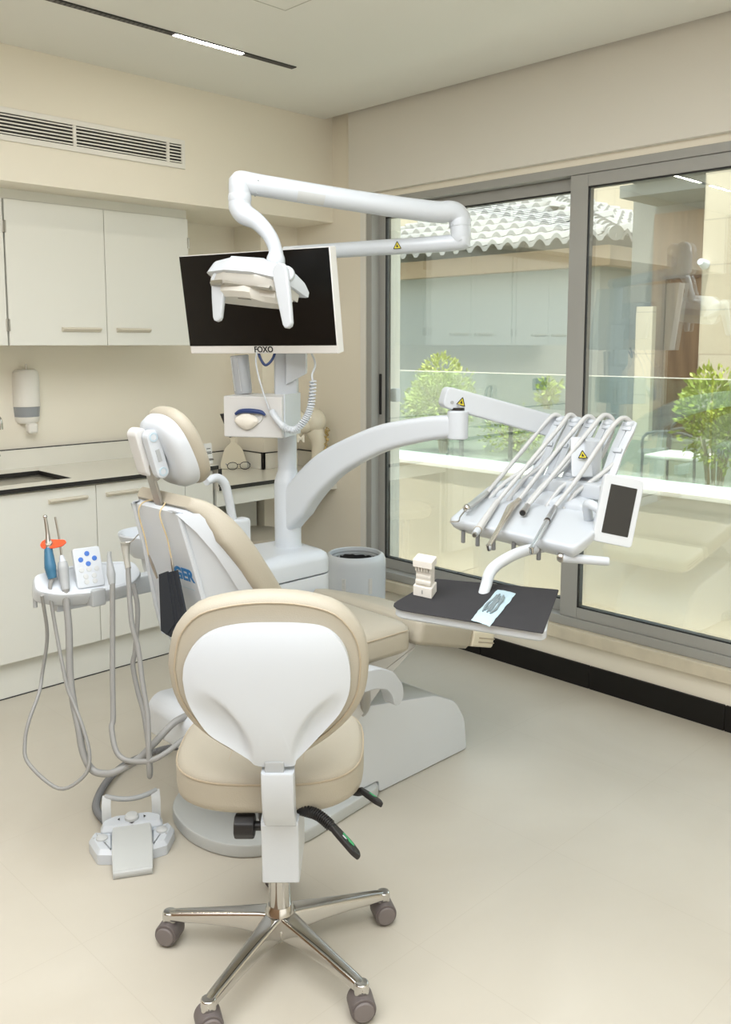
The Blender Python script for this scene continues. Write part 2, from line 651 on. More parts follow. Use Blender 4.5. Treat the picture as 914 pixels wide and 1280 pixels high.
def warn_sign(parent, o, u, v, n, s):
    """Yellow warning triangle with a black rim and mark, as one small plate."""
    u, v, n = V(u).normalized(), V(v).normalized(), V(n).normalized()
    o = V(o)
    f = MB().slab([(-s, -s * 0.8), (s, -s * 0.8), (0, s)], o, u, v, n, 0.0010).build('warning_sign', 'yellow', parent)
    f['label'] = 'yellow warning triangle'
    mb = MB()
    for a, b in (((-s, -s * 0.8), (s, -s * 0.8)), ((s, -s * 0.8), (0, s)), ((0, s), (-s, -s * 0.8))):
        p, q = o + u * a[0] + v * a[1] + n * 0.001, o + u * b[0] + v * b[1] + n * 0.001
        mb.tube([p, q], s * 0.10, 6)
    mb.slab([(-s * 0.30, -s * 0.45), (s * 0.38, -s * 0.45), (s * 0.1, 0.0), (-s * 0.05, s * 0.35), (-s * 0.2, 0.0)], o + n * 0.001, u, v, n, 0.0008)
    mb.build('warning_mark', 'text_black', f)
    return f

# ------------------------------------------------------------------ the room
XW, YB = 3.23, 4.05          # window wall and back wall
XL, YR, ZC = -1.5, -1.3, 2.60
struct(MB().box((XL - .1, YR - .1, -0.06), (XW + .28, YB + .1, 0)).build('floor', 'floor'))
struct(MB().box((XL - .1, YR - .1, ZC), (3.175, YB, 2.80)).box((3.175, YR - .1, 2.72), (XW + .28, YB, 2.78)).build('ceiling', 'ceiling'))
struct(MB().box((XL - .1, YB, 0), (XW + .28, YB + .1, 2.78)).build('wall_back', 'wall'))
struct(MB().box((XL - .1, YR - .1, 0), (XL, YB + .1, 2.78)).build('wall_left', 'wood'))
struct(MB().box((XL, YR - .1, 0), (XW + .28, YR, 2.78)).build('wall_rear', 'wall'))
w = MB()
w.box((XW, YR, 0), (XW + .28, YB, .215))
w.box((XW, 3.31, .215), (XW + .28, YB, 2.78))
w.box((XW, YR, .215), (XW + .28, .70, 2.78))
w.box((XW, .70, 2.172), (XW + .28, 3.31, 2.78))
struct(w.build('wall_window', 'wall'))
struct(MB().box((2.977, 3.814, 0), (XW, YB, 2.085)).build('wall_corner', 'wall'))
struct(MB().box((XL, 3.525, 2.085), (XW, YB, 2.72)).build('wall_bulkhead', 'wall'))
struct(MB().box((3.20, YR, 2.20), (XW, 3.375, 2.72), 0.003).build('trim_1', 'wall_grey'))
struct(MB().box((XW - .006, 3.272, .247), (XW, 3.312, 2.172)).build('trim_2', 'white_trim'))
struct(MB().box((XW - .03, YR, .190), (XW + .02, 3.29, .2465), 0.006).build('trim_3', 'stone_sill'))
b = MB()
y = 1.34 + 0.58 * 4
edges = [3.478]
while y > YR:
    if y < 3.478:
        edges.append(y)
    y -= 0.58
edges.append(YR)
for y1, y0 in zip(edges[:-1], edges[1:]):
    b.box((XW - .012, y0 + .0015, 0), (XW, y1 - .0015, .10), 0.0015, 1)
struct(b.build('baseboard_window', 'black_tile'))
# a faint square access hatch in the ceiling
h = MB()
for lo, hi in (((1.64, 2.500), (2.075, 2.503)), ((2.072, 2.07), (2.075, 2.503)), ((1.64, 2.07), (1.643, 2.503)), ((1.64, 2.07), (2.075, 2.073))):
    h.box((lo[0], lo[1], ZC - .0012), (hi[0], hi[1], ZC + .001))
struct(h.build('trim_4', 'cabinet_dark'))

struct(MB().box((XW + .101, 3.300, .25), (XW + .28, 3.3095, 2.17)).build('trim_6', 'coping'))

# ------------------------------------------------------------------ sliding window
win = struct(thing('window_1', 'two-pane sliding window in a grey metal frame', 'window', (XW, 2.0, .247)))
del win['label'], win['category']
f = MB()
f.box((XW - .004, .72, .247), (XW + .10, 3.27, .287), .003)
f.box((XW - .004, .72, 2.137), (XW + .10, 3.27, 2.172), .003)
f.box((XW - .004, 3.232, .287), (XW + .10, 3.27, 2.137), .003)
f.box((XW - .004, .72, .287), (XW + .10, .76, 2.137), .003)
f.build('frame', 'alu', win)


def sash(y0, y1, x0, x1, sl, sr, rb, rt, handle):
    s = MB()
    s.box((x0, y0, .288), (x1, y0 + sr, 2.136), .002)
    s.box((x0, y1 - sl, .288), (x1, y1, 2.136), .002)
    s.box((x0, y0 + sr, .288), (x1, y1 - sl, .288 + rb), .002)
    s.box((x0, y0 + sr, 2.136 - rt), (x1, y1 - sl, 2.136), .002)
    so = s.build('sash', 'alu', win)
    g = MB()
    xm = (x0 + x1) / 2
    g.box((xm - .012, y0 + sr + .004, .288 + rb + .004), (xm + .012, y1 - sl - .004, 2.136 - rt - .004))
    g.build('glass_pane', 'window_glass', so)
    k = MB()
    for a, c in (((y0 + sr - .001, .288 + rb), (y0 + sr + .005, 2.136 - rt)), ((y1 - sl - .005, .288 + rb), (y1 - sl + .001, 2.136 - rt)),
                 ((y0 + sr, .288 + rb - .001), (y1 - sl, .288 + rb + .005)), ((y0 + sr, 2.136 - rt - .006), (y1 - sl, 2.136 - rt + .001))):
        k.box((x0 + .004, a[0], a[1]), (x1 - .004, c[0], c[1]))
    k.build('gasket', 'gasket', so)
    return so


s1 = sash(2.03, 3.245, XW + .052, XW + .094, .053, .055, .050, .050, True)
MB().box((XW + .046, 3.213, 1.09), (XW + .056, 3.228, 1.30), .003).build('latch', 'black', s1)
MB().box((XW + .094, 3.150, 1.155), (XW + .13, 3.195, 1.225), .008).build('outer_handle', 'plastic', s1)
s2 = sash(.74, 2.083, XW + .004, XW + .046, .082, .06, .046, .050, False)

# ------------------------------------------------------------------ back wall: cabinets, worktop, sink
def cabinet_handle(parent, x0, x1, z, yf):
    m = MB()
    m.pad(rpoly([(0, 0), (.022, -.003), (.022, -.009), (.006, -.020), (0, -.020)], .002, 2), V((x0, yf, z)), -Y3, Z3, X3, [(.001, 0), (0, .001), (0, x1 - x0 - .001), (.001, x1 - x0)])
    return m.build('handle', 'handle_beige', parent)


def wall_cabinet(x0, x1, label, right_hinge):
    t = thing('wall_cabinet', label, 'cabinet', ((x0 + x1) / 2, YB, 1.449), 0, 'white wall cabinets')
    MB().box((x0, 3.70, 1.449), (x1, YB - .001, 2.085)).build('body', 'cabinet', t)
    xm = (x0 + x1) / 2 + .003
    for a, c, hx in ((x0 + .002, xm - .0015, (xm - .215, xm - .035)), (xm + .0015, x1 - .002, (xm + .045, xm + .215))):
        d = MB().box((a, 3.68, 1.446), (c, 3.699, 2.042), .0012, 1).build('door', 'cabinet', t)
        cabinet_handle(d, hx[0], hx[1], 1.525, 3.68)
    for xx in (x0 + .001, x1 - .001):
        for z in (1.53, 1.93):
            MB().box((xx - .006, 3.676, z - .025), (xx + .006, 3.702, z + .025), .002).build('hinge', 'steel', t)
    return t


wall_cabinet(1.553, 2.437, 'white double-door wall cabinet beside the monitor, above the soap dispenser', True)
wall_cabinet(.665, 1.549, 'white double-door wall cabinet cut by the left edge of the picture', False)
struct(MB().box((.665, 3.695, 2.045), (2.437, 3.70, 2.085)).build('trim_5', 'cabinet'))


def base_cabinet(x0, x1, label, plain=None):
    t = thing('base_cabinet', label, 'cabinet', ((x0 + x1) / 2, YB, 0), 0, 'white base cabinets under the worktop')
    MB().box((x0, 3.521, .16), (x1, YB - .001, .859)).build('body', 'cabinet', t)
    MB().box((x0, 3.545, .001), (x1, 3.56, .16)).build('plinth', 'cabinet', t)
    MB().box((x0, 3.5430, .0005), (x1, 3.5446, .0045)).build('plinth_seal', 'black_edge', t)
    xs = [x0, (x0 + x1 - (plain or 0)) / 2, x1 - (plain or 0)]
    for i in range(2):
        d = MB().box((xs[i] + .0015, 3.50, .163), (xs[i + 1] - .0015, 3.52, .852), .0012, 1).build('door', 'cabinet', t)
        hx = (xs[1] - .215, xs[1] - .045) if i == 0 else (xs[1] + .045, xs[1] + .215)
        cabinet_handle(d, hx[0], hx[1], .815, 3.50)
    if plain:
        MB().box((xs[2] + .0015, 3.50, .163), (x1, 3.52, .852), .0012, 1).build('end_panel', 'cabinet', t)
    return t


base_cabinet(1.375, 2.425, 'white base cabinet with two doors behind the dental chair', .155)
base_cabinet(.325, 1.373, 'white base cabinet under the sink at the left edge of the picture')

wt = thing('worktop', 'cream laminate worktop with a black edge along the back wall', 'worktop', (1.4, YB, .88))
SX0, SX1, SY0, SY1 = 1.14, 1.755, 3.585, 3.905
m = MB()
for lo, hi in (((.30, 3.48), (2.44, SY0)), ((.30, SY1), (2.44, YB - .001)), ((.30, SY0), (SX0, SY1)), ((SX1, SY0), (2.44, SY1))):
    m.box((lo[0], lo[1], .8605), (hi[0], hi[1], .88))
m.build('top', 'counter', wt)
m = MB()
m.box((.30, 3.477, .861), (2.4435, 3.480, .879)).box((2.44, 3.477, .861), (2.4435, YB - .001, .879))
m.box((SX0 - .001, SY0 - .001, .861), (SX1 + .001, SY0 + .002, .8802)).box((SX0 - .001, SY1 - .002, .861), (SX1 + .001, SY1 + .001, .8802))
m.box((SX0 - .001, SY0, .861), (SX0 + .002, SY1, .8802)).box((SX1 - .002, SY0, .861), (SX1 + .001, SY1, .8802))
m.build('edge', 'black_edge', wt)['label'] = 'black edge'
sp = MB().box((.30, YB - .022, .8802), (2.44, YB - .001, .968)).build('upstand', 'counter', wt)
MB().box((.30, YB - .023, .968), (2.44, YB - .001, .971)).build('upstand_edge', 'black_edge', sp)

sk = thing('sink', 'stainless steel sink sunk into the cream worktop', 'sink', ((SX0 + SX1) / 2, (SY0 + SY1) / 2, .70))
m = MB()
o = rrect(SX1 - SX0 - .008, SY1 - SY0 - .008, .02, 4)
m.pad(o, V(((SX0 + SX1) / 2, (SY0 + SY1) / 2, .860)), X3, Y3, -Z3, [(0, 0), (.003, .14), (.012, .152), (.03, .155)])
bm_bowl = m.build('bowl', 'steel', sk)
MB().lathe([(.032, 0), (.032, .003), (.02, .004), (.018, .002)], ((SX0 + SX1) / 2, (SY0 + SY1) / 2, .706), seg=20).build('drain', 'chrome', sk)

fa = thing('faucet', 'chrome gooseneck faucet at the left edge of the picture', 'faucet', (1.47, 3.96, .881))
MB().lathe([(.026, 0), (.026, .01), (.018, .02), (.014, .06)], (1.47, 3.96, .881), seg=20).build('base', 'chrome', fa)
MB().tube([(1.47, 3.96, .93), (1.47, 3.96, 1.06), (1.475, 3.945, 1.13), (1.51, 3.89, 1.155), (1.555, 3.84, 1.135), (1.563, 3.835, 1.085)], .0115, 14).build('spout', 'chrome', fa)
MB().tube([(1.47, 3.96, .955), (1.52, 3.955, .965), (1.60, 3.945, .958)], [.009, .006, .005], 10).build('lever', 'chrome', fa)

# soap dispenser on the wall
sd = thing('soap_dispenser', 'white wall soap dispenser with a grey window above the worktop', 'dispenser', (1.772, YB, 1.18))
m = MB()
prof = [(.045, .052, 1.335), (.056, .062, 1.325), (.060, .066, 1.30), (.060, .066, 1.165)]
def half(hx, hy, z):
    return [V((1.772 + hx * math.cos(a), YB - .001 - hy * max(0, math.sin(a)) ** .8, z)) for a in [math.pi * i / 18 for i in range(19)]]
m.loft([half(a, c, z) for a, c, z in reversed(prof)])
m.build('cover', 'white_trim', sd)
MB().loft([half(.055, .061, 1.118), half(.059, .065, 1.164)]).build('window', 'soap_window', sd)
MB().loft([half(.042, .050, 1.088), half(.052, .060, 1.100), half(.055, .062, 1.1175)]).build('bottom', 'white_trim', sd)
MB().box((1.748, YB - .075, 1.042), (1.796, YB - .03, 1.09), .012, 3).build('push_lever', 'white_trim', sd)
MB().cyl((1.772, YB - .02, 1.335), (1.772, YB - .02, 1.362), .004, seg=8).build('lock_pin', 'steel', sd)

so = thing('wall_socket', 'dark double wall socket above the worktop, seen mirrored in the left window pane', 'socket', (.67, YB, 1.14))
MB().slab(rrect(.19, .095, .01), V((.67, YB - .001, 1.14)), -X3, Z3, -Y3, .009, .003).build('plate', 'socket_grey', so)
for dx in (-.046, .046):
    MB().lathe([(.030, 0), (.030, .002), (.022, .001), (.020, -.004)], V((.67 + dx, YB - .0105, 1.14)), -Y3, 20).build('outlet', 'black', so)

# air grille in the bulkhead
gr = thing('air_vent', 'white slotted air conditioning grille in the bulkhead above the wall cabinets', 'air vent', (1.8, 3.525, 2.30))
YG = 3.525
m = MB()
gx0, gx1, gz0, gz1 = .95, 2.322, 2.236, 2.362
m.box((gx0, YG - .009, gz1 - .022), (gx1, YG - .001, gz1), .002).box((gx0, YG - .009, gz0), (gx1, YG - .001, gz0 + .022), .002)
m.box((gx1 - .018, YG - .009, gz0 + .02), (gx1, YG - .001, gz1 - .02), .002).box((gx0, YG - .009, gz0 + .02), (gx0 + .018, YG - .001, gz1 - .02), .002)
for xx in (1.325, 1.793, 2.234):
    m.box((xx - .007, YG - .008, gz0 + .02), (xx + .007, YG - .001, gz1 - .02))
m.build('frame', 'white_trim', gr)
m = MB()
for i in range(6):
    z = gz0 + .0285 + i * .0137
    m.box((gx0 + .018, YG - .007, z - .0026), (gx1 - .018, YG - .0015, z + .0026))
m.build('louvre', 'white_trim', gr)
MB().box((gx0 + .018, YG - .0014, gz0 + .02), (gx1 - .018, YG - .0006, gz1 - .02)).build('dark_duct', 'black', gr)

# recessed track light
tr = thing('track_light', 'thin black recessed ceiling track with a lit white segment', 'ceiling light', (1.5, 2.975, ZC))
m = MB()
YT = 2.972
m.box((-.4, YT - .016, ZC - .004), (2.508, YT + .016, ZC + .004), .001, 1)
m.build('track', 'black', tr)
for x0, x1 in ((1.927, 2.241), (.25, .60), (-.25, .05)):
    MB().box((x0, YT - .012, ZC - .0046), (x1, YT + .012, ZC - .0041)).build('lit_segment', 'led', tr)
m = MB()
for i in range(40):
    x = 1.15 + i * .0185
    m.box((x, YT - .010, ZC - .0048), (x + .011, YT + .010, ZC - .004))
m.build('louvre_insert', 'alu_dark', tr)

# ------------------------------------------------------------------ low desk in the corner
dk = thing('corner_desk', 'low cream corner desk with a black edge beside the column', 'desk', (2.83, 3.8, 0))
m = MB()
m.slab([(2.446, 3.48), (XW - .001, 3.48), (XW - .001, 3.813), (2.976, 3.813), (2.976, YB - .001), (2.446, YB - .001)], V((0, 0, .755)), X3, Y3, Z3, .02)
m.build('top', 'counter', dk)
MB().box((2.446, 3.476, .7555), (XW - .001, 3.4795, .7745)).build('edge', 'black_edge', dk)['label'] = 'black edge'
MB().box((2.446, 3.50, .675), (XW - .001, 3.52, .754)).build('apron', 'cabinet', dk)
m = MB().box((2.446, 3.484, .7755), (2.462, YB - .001, .8605))
m.build('step_panel', 'counter', dk)
MB().box((2.4455, 3.478, .7755), (2.4625, 3.4835, .8605)).build('step_edge', 'black_edge', dk)
m = MB()
m.box((2.463, YB - .018, .776), (2.976, YB - .001, .862)).box((2.959, 3.797, .776), (2.976, YB - .018, .862))
m.box((2.959, 3.797, .776), (XW - .001, 3.813, .862)).box((XW - .018, 3.484, .776), (XW - .001, 3.797, .862))
us = m.build('upstand', 'counter', dk)
m = MB()
m.box((2.463, YB - .019, .862), (2.976, YB - .001, .866)).box((2.957, 3.795, .862), (2.976, YB - .018, .866))
m.box((2.957, 3.795, .862), (XW - .001, 3.813, .866)).box((XW - .020, 3.484, .862), (XW - .001, 3.797, .866)).box((2.955, 3.793, .776), (2.961, 3.799, .866))
m.build('upstand_edge', 'black_edge', us)
m = MB().box((2.60, 3.98, .001), (2.97, 3.995, .754)).box((2.80, 3.86, .001), (2.96, 3.978, .754), .002)
m.build('modesty_panel', 'cabinet', dk)
MB().box((2.446, 3.53, .001), (2.466, YB - .001, .754)).build('side_panel', 'cabinet', dk)

cd = MB().pad(rrect(.095, .098, .003), V((2.405, 3.545, .931)), X3, V((0, .10, 1)).normalized(), V((0, -1, .10)).normalized(), [(0, 0), (0, .004)]).build('notice_card', 'card_white')
tag(cd, 'small white printed card standing on the end of the cream worktop', 'card')
for i, (w_, z_) in enumerate(((.02, .955), (.026, .939), (.03, .932), (.045, .905), (.05, .900))):
    MB().box((2.432 - w_ / 2, 3.5375 + (z_ - .931) * .1, z_ - .0012), (2.432 + w_ / 2, 3.5405 + (z_ - .931) * .1, z_ + .0012)).build('printed_line', 'text_black', cd)

# bell-shaped cream board and the spectacles in front of it
bell = [(.9 * a, .82 * b) for a, b in [(-.082, 0), (.082, 0), (.080, .03), (.066, .09), (.056, .125), (.036, .155), (.018, .168), (.014, .185), (.024, .198), (0, .206), (-.024, .198), (-.014, .185), (-.018, .168), (-.036, .155), (-.056, .125), (-.066, .09), (-.080, .03)]]
ux = V((.88, -.47, 0)).normalized()
bb = MB().slab(rpoly(bell, .012, 3), V((2.872, 3.945, .776)), ux, V((.05, .09, 1)).normalized(), V((-.47, -.88, .09)).normalized(), .012, .003).build('bell_board', 'cream_board')
tag(bb, 'cream bell-shaped board standing on the corner desk behind the spectacles', 'ornament')
gl = thing('spectacles', 'dark-rimmed spectacles lying on the corner desk', 'spectacles', (2.85, 3.90, .776))
gc = V((2.862, 3.885, .798)); gn = V((-.47, -.88, 0)).normalized()
m = MB()
for s in (-1, 1):
    c = gc + ux * (.034 * s)
    pts = [c + ux * (.028 * math.cos(a)) + Z3 * (.019 * math.sin(a) * (1 if math.sin(a) > 0 else 1.05)) for a in [2 * math.pi * i / 16 for i in range(17)]]
    m.tube(pts, .0022, 6, 2)
m.tube([gc - ux * .007 + Z3 * .006, gc + Z3 * .009, gc + ux * .007 + Z3 * .006], .002, 6)
m.build('rim', 'black', gl)
for s in (-1, 1):
    e = gc + ux * (.063 * s) + Z3 * .006
    MB().tube([e, e - gn * .05, e - gn * .11 - ux * (.0 * s), e - gn * .13 - Z3 * .016], .0018, 6).build('temple', 'navy', gl)
    MB().slab([(.026 * math.cos(a), .017 * math.sin(a)) for a in [2 * math.pi * i / 16 for i in range(16)]], gc + ux * (.034 * s), ux, Z3, gn, .001).build('lens', 'spectacle', gl)

# decorative molar sculpture with gold beads
to = thing('tooth_sculpture', 'ivory tooth sculpture with gold beads standing on the corner desk', 'sculpture', (3.06, 3.56, .776))
tu = V((.80, -.60, 0)).normalized(); tn = V((-.60, -.80, 0)).normalized()
tc = V((3.055, 3.565, .776))
m = MB()
for s in (-1, 1):
    P = [tc + tu * a * s + Z3 * z for a, z in ((.060, .0), (.062, .07), (.074, .14), (.070, .19), (.05, .23))]
    m.tube(P, [.020, .026, .036, .046, .05], 16)
m.build('root', 'ivory', to)
m = MB()
for s in (-1, 1):
    m.sphere(tc + tu * (.052 * s) + Z3 * .275, .066, (1, 1, 1.0), 22, 14)
m.sphere(tc + Z3 * .255, .060, (1.1, 1, .8), 22, 14)
m.build('crown', 'ivory', to)
random.seed(3)
m = MB()
for i in range(46):
    t = i / 45
    p = tc + tu * (.128 - .034 * t + random.uniform(-.014, .010)) + Z3 * (.235 - .155 * t) + tn * random.uniform(-.02, .03)
    m.sphere(p, random.uniform(.0035, .0075), seg=8, rings=5)
g_ = m.build('gold_beads', 'gold', to); g_['label'] = 'gold beads'; g_['kind'] = 'stuff'
text_mesh('letter', 'M', 'letter_cream', to, tc - tu * .022 + Z3 * .185 + tn * .062, tu, Z3, tn, .055, .004, bold=.001)

# second stool pushed under the desk
s2t = thing('round_stool', 'beige round stool seat under the corner desk behind the white post', 'stool', (2.74, 3.60, 0))
c = V((2.74, 3.60, 0))
MB().lathe([(.14, .43), (.172, .436), (.182, .455), (.178, .485), (.14, .498), (.02, .502)], c, seg=36).build('seat', 'leather', s2t)
MB().cyl(c + Z3 * .07, c + Z3 * .43, .025).build('column', 'chrome', s2t)
for k in range(5):
    a = 2 * math.pi * k / 5 + .3
    d = V((math.cos(a), math.sin(a), 0))
    MB().tube([c + d * .02 + Z3 * .085, c + d * .15 + Z3 * .075, c + d * .24 + Z3 * .06], [.022, .016, .012], 10).build('leg', 'chrome', s2t)
    MB().cyl(c + d * .24 + Z3 * .025 - V((-d.y, d.x, 0)) * .02, c + d * .24 + Z3 * .025 + V((-d.y, d.x, 0)) * .02, .025, bev=.005).build('caster', 'caster', s2t)

# bin
bn = thing('waste_bin', 'white round waste bin with an open oval top and black bag beside the window', 'bin', (2.75, 2.86, 0))
c = V((2.75, 2.86, 0))
def ell(rx, ry, z, dx=0, dy=0, k=40):
    return [c + V((dx + rx * math.cos(2 * math.pi * i / k), dy + ry * math.sin(2 * math.pi * i / k), z)) for i in range(k)]
m = MB()
m.loft([ell(.125, .125, .002), ell(.132, .132, .012), ell(.138, .138, .30), ell(.140, .140, .46), ell(.139, .139, .485), ell(.131, .131, .502), ell(.118, .118, .510), ell(.113, .113, .507), ell(.110, .110, .49), ell(.108, .108, .40)], cap1=False)
m.build('body', 'plastic', bn)
m = MB()
m.loft([ell(.1085, .1085, .494), ell(.1085, .1085, .487), ell(.102, .102, .484), ell(.100, .100, .470)], cap0=False, cap1=False)
m.build('inner_ring', 'cup_grey', bn)
m = MB()
random.seed(5)
rg = []
for q, z in ((.104, .470), (.100, .476), (.096, .455), (.09, .40), (.05, .38)):
    rg.append([c + V(((q + random.uniform(-.004, .003)) * math.cos(2 * math.pi * i / 48), (q + random.uniform(-.004, .003)) * math.sin(2 * math.pi * i / 48), z + random.uniform(-.008, .006))) for i in range(48)])
m.loft(rg, cap0=False)
m.build('bin_bag', 'bag_black', bn)
for a in (R(255), R(205)):
    d = V((math.cos(a), math.sin(a), 0)); t_ = V((-d.y, d.x, 0))
    MB().obox(c + d * .139 + Z3 * .385, t_, Z3, d, .018, .07, .006, .002).build('hand_slot', 'plastic_warm', bn)
a = R(205); d = V((math.cos(a), math.sin(a), 0))
m = MB()
for zz in (.36, .385, .41):
    m.obox(c + d * .1425 + Z3 * zz, V((-d.y, d.x, 0)), Z3, d, .010, .016, .002, .0005)
m.build('slot_hole', 'grey_light', bn)

# ------------------------------------------------------------------ dental chair
ch = thing('dental_chair', 'beige reclining dental chair with a white shell back and white base', 'dental chair', (1.9, 2.1, 0))
CY0 = 2.1
base_o = [(1.353, 2.13), (1.362, 2.03), (1.40, 1.945), (1.48, 1.885), (1.60, 1.865), (1.80, 1.888), (1.955, 1.902), (1.955, 2.32), (1.60, 2.36), (1.45, 2.33), (1.38, 2.25)]
MB().slab(rpoly(base_o, .05, 4), V((0, 0, 0.0005)), X3, Y3, Z3, .040, .008).build('base_plate', 'grey_plate', ch)
# stepped cover over the lift
cov = [(1.56, .043), (1.50, .26), (1.345, .275), (1.335, .375), (1.37, .405), (1.66, .385), (1.80, .345), (1.90, .312), (1.99, .295), (2.235, .252), (2.345, .198), (2.395, .12), (2.410, .002), (1.958, .002), (1.958, .042)]
covp = rpoly(cov, [.014, .06, .02, .03, .03, .05, .06, .06, .05, .03, .03, .02, .013, .013, .013], 4)
MB().pad(covp, V((0, 1.925, 0)), X3, Z3, Y3, [(.005, 0), (.0015, .0015), (0, .005), (0, .367), (.0015, .3705), (.005, .372)]).build('base_cover', 'plastic_cool', ch)
MB().slab(rpoly([(1.56, .30), (1.80, .25), (2.001, .401), (2.119, .463), (2.07, .488), (1.70, .475)], .014, 3), V((0, 1.905, 0)), X3, Z3, Y3, .36, .006).build('lift_arm', 'plastic_warm', ch)

def softslab(poly, z0, z1, rnd, n=None):
    pass

# seat
so_ = rpoly([(1.56, -.25), (2.02, -.275), (2.04, .275), (1.56, .25)], [.05, .06, .06, .05], 5)
m = MB().pad(so_, V((0, CY0, .485)), X3, Y3, Z3, [(.06, 0), (.015, .003), (.003, .012), (0, .024), (0, .062), (.004, .080), (.018, .093), (.05, .102), (.14, .107)])
seat = m.build('seat', 'leather', ch, 60)
crease = [V((1.60, CY0 - .2495 , .562)), V((1.80, CY0 - .262, .562)), V((1.985, CY0 - .271, .562))]
MB().tube(crease, .0022, 6).build('piping', 'leather_dark', seat)
# leg rest, gently sloping down to the foot end
lu = V((.955, 0, -.297)).normalized(); ln = V((.297, 0, .955)).normalized()
lo_ = rpoly([(0, -.27), (.32, -.245), (.32, .245), (0, .27)], [.03, .03, .03, .03], 4)
m = MB().pad(lo_, V((2.035, CY0, .507)), lu, Y3, ln, [(.05, -.01), (.01, -.006), (0, .01), (0, .058), (.006, .074), (.03, .083), (.1, .087)])
m.build('leg_rest', 'leather', ch, 60)
fo_ = rpoly([(.322, -.243), (.50, -.225), (.50, .225), (.322, .243)], [.01, .06, .06, .01], 4)
fr = MB().pad(fo_, V((2.035, CY0, .507)), lu, Y3, ln, [(.02, .0), (.004, .004), (0, .012), (0, .052), (.006, .064), (.03, .072)]).build('foot_pad', 'ivory', ch, 60)
fr.data.materials.clear(); fr.data.materials.append(M['cream_board'])
m = MB()
for zz in (.022, .036):
    a = V((2.035, CY0, .507)) + lu * .36 + ln * zz
    b_ = V((2.035, CY0, .507)) + lu * .465 + ln * zz
    m.tube([a - Y3 * .2395, b_ - Y3 * .2285], .0025, 6)
m.build('foot_seam', 'leather_dark', fr)

# backrest cushion: swept along the front profile
prof = [(1.66, .582, .235), (1.595, .672, .24), (1.525, .775, .242), (1.475, .852, .242), (1.424, .934, .230), (1.382, .993, .205), (1.34, 1.033, .168), (1.298, 1.050, .125)]
P = crom([(a, 0, b_) for a, b_, c_ in prof], 4)
Wd = crom([(c_, 0, 0) for a, b_, c_ in prof], 4)
rings = []
TH = .074
for i, p in enumerate(P):
    d = (P[min(i + 1, len(P) - 1)] - P[max(i - 1, 0)]).normalized()
    nb = V((-d.z, 0, d.x))          # towards the back
    if nb.x > 0 and False:
        nb = -nb
    nb = -nb if nb.x > 0 else nb
    if i > len(P) - 5:
        nb = V((-.55, 0, -.83)).normalized()
    wv = Wd[i].x
    th = TH * min(1.0, .42 + .58 * (len(P) - 1 - i) / 9)
    sec = rpoly([(-wv, 0), (wv, 0), (wv, th), (-wv, th)], [min(.030, th * .45)] * 2 + [min(.026, th * .4)] * 2, 5)
    rings.append([p + Y3 * (CY0 + a) + nb * b_ for a, b_ in sec])
m = MB().loft(rings)
m.build('backrest', 'leather', ch, 60)
# white shell behind it
st = [(1.016, 1.274, 1.310, .100, .120), (1.008, 1.264, 1.334, .114, .146), (.96, 1.276, 1.370, .118, .186), (.90, 1.292, 1.410, .122, .210), (.85, 1.305, 1.437, .125, .224), (.775, 1.322, 1.482, .132, .230), (.69, 1.342, 1.537, .140, .230), (.60, 1.37, 1.60, .15, .230), (.52, 1.42, 1.65, .15, .225), (.47, 1.50, 1.66, .14, .21)]
rings = []
for z, xb, xf, wb, wf in st:
    xf -= .004
    half_ = [(xb, wb - .016), (xb + .006, wb), (xf - .062, wf - .036), (xf - .050, wf - .018), (xf - .012, wf - .004), (xf, wf - .008)]
    rings.append([V((a, CY0 - b_, z)) for a, b_ in half_] + [V((a, CY0 + b_, z)) for a, b_ in reversed(half_)])
m = MB().loft(rings)
shell = m.build('back_shell', 'plastic', ch, 14)
# raised white ridges on the shell
for s in (-1, 1):
    m = MB()
    pts = [(xb + .003, CY0 + s * (wb - .003), z) for z, xb, xf, wb, wf in st[1:8]]
    m.tube(pts, .0085, 8, 4)
    m.build('ridge', 'plastic', shell)
    m = MB()
    rr_ = []
    for z, xb, xf, wb, wf in st[1:8]:
        a, c_ = V((xf - .070, CY0 + s * (wf - .040), z)), V((xf - .022, CY0 + s * (wf - .004), z))
        d_ = (c_ - a).normalized(); n_ = V((d_.y * s * -1 * -1, 0, 0)); n_ = V((-abs(d_.y), s * abs(d_.x), 0)).normalized()
        rr_.append([a, a + n_ * .012, c_ + n_ * .012, c_])
    m.loft(rr_)
    m.build('side_band', 'plastic', shell)
# lettering on the centre facet, its left half behind the black pouch
tu = V((0, -1, 0)); tv = V((-.25, 0, .97)).normalized(); tn = V((-.97, 0, -.25)).normalized()
text_mesh('logo_letters', 'GER', 'logo_blue', shell, V((1.3115, CY0 - .064, .826)), tu, tv, tn, .050, .0015, bold=.0022)
m = MB()
m.slab([(-.042, -.0012), (.040, -.0012), (.040, .0012), (-.042, .0012)], V((1.3198, CY0 - .062, .789)), tu, tv, tn, .0015)
m.build('logo_line', 'ring_blue', shell)
# headrest
hu, hn = V((-.42, 0, .907)).normalized(), V((.907, 0, .42)).normalized()
hc = V((1.330, CY0 - .004, 1.170))
ho = superell(.102, .112, 2.6, 44)
m = MB().pad(ho, hc, -Y3, hu, hn, [(.05, -.052), (.022, -.048), (.008, -.034), (.003, -.014), (.003, -.004)])
m.build('headrest_shell', 'plastic', ch, 60)
m = MB().pad(ho, hc, -Y3, hu, hn, [(.02, -.012), (.004, -.010), (-.004, .004), (-.005, .014), (-.003, .024), (.008, .032), (.03, .037), (.06, .038)])
m.build('headrest_cushion', 'leather', ch, 60)
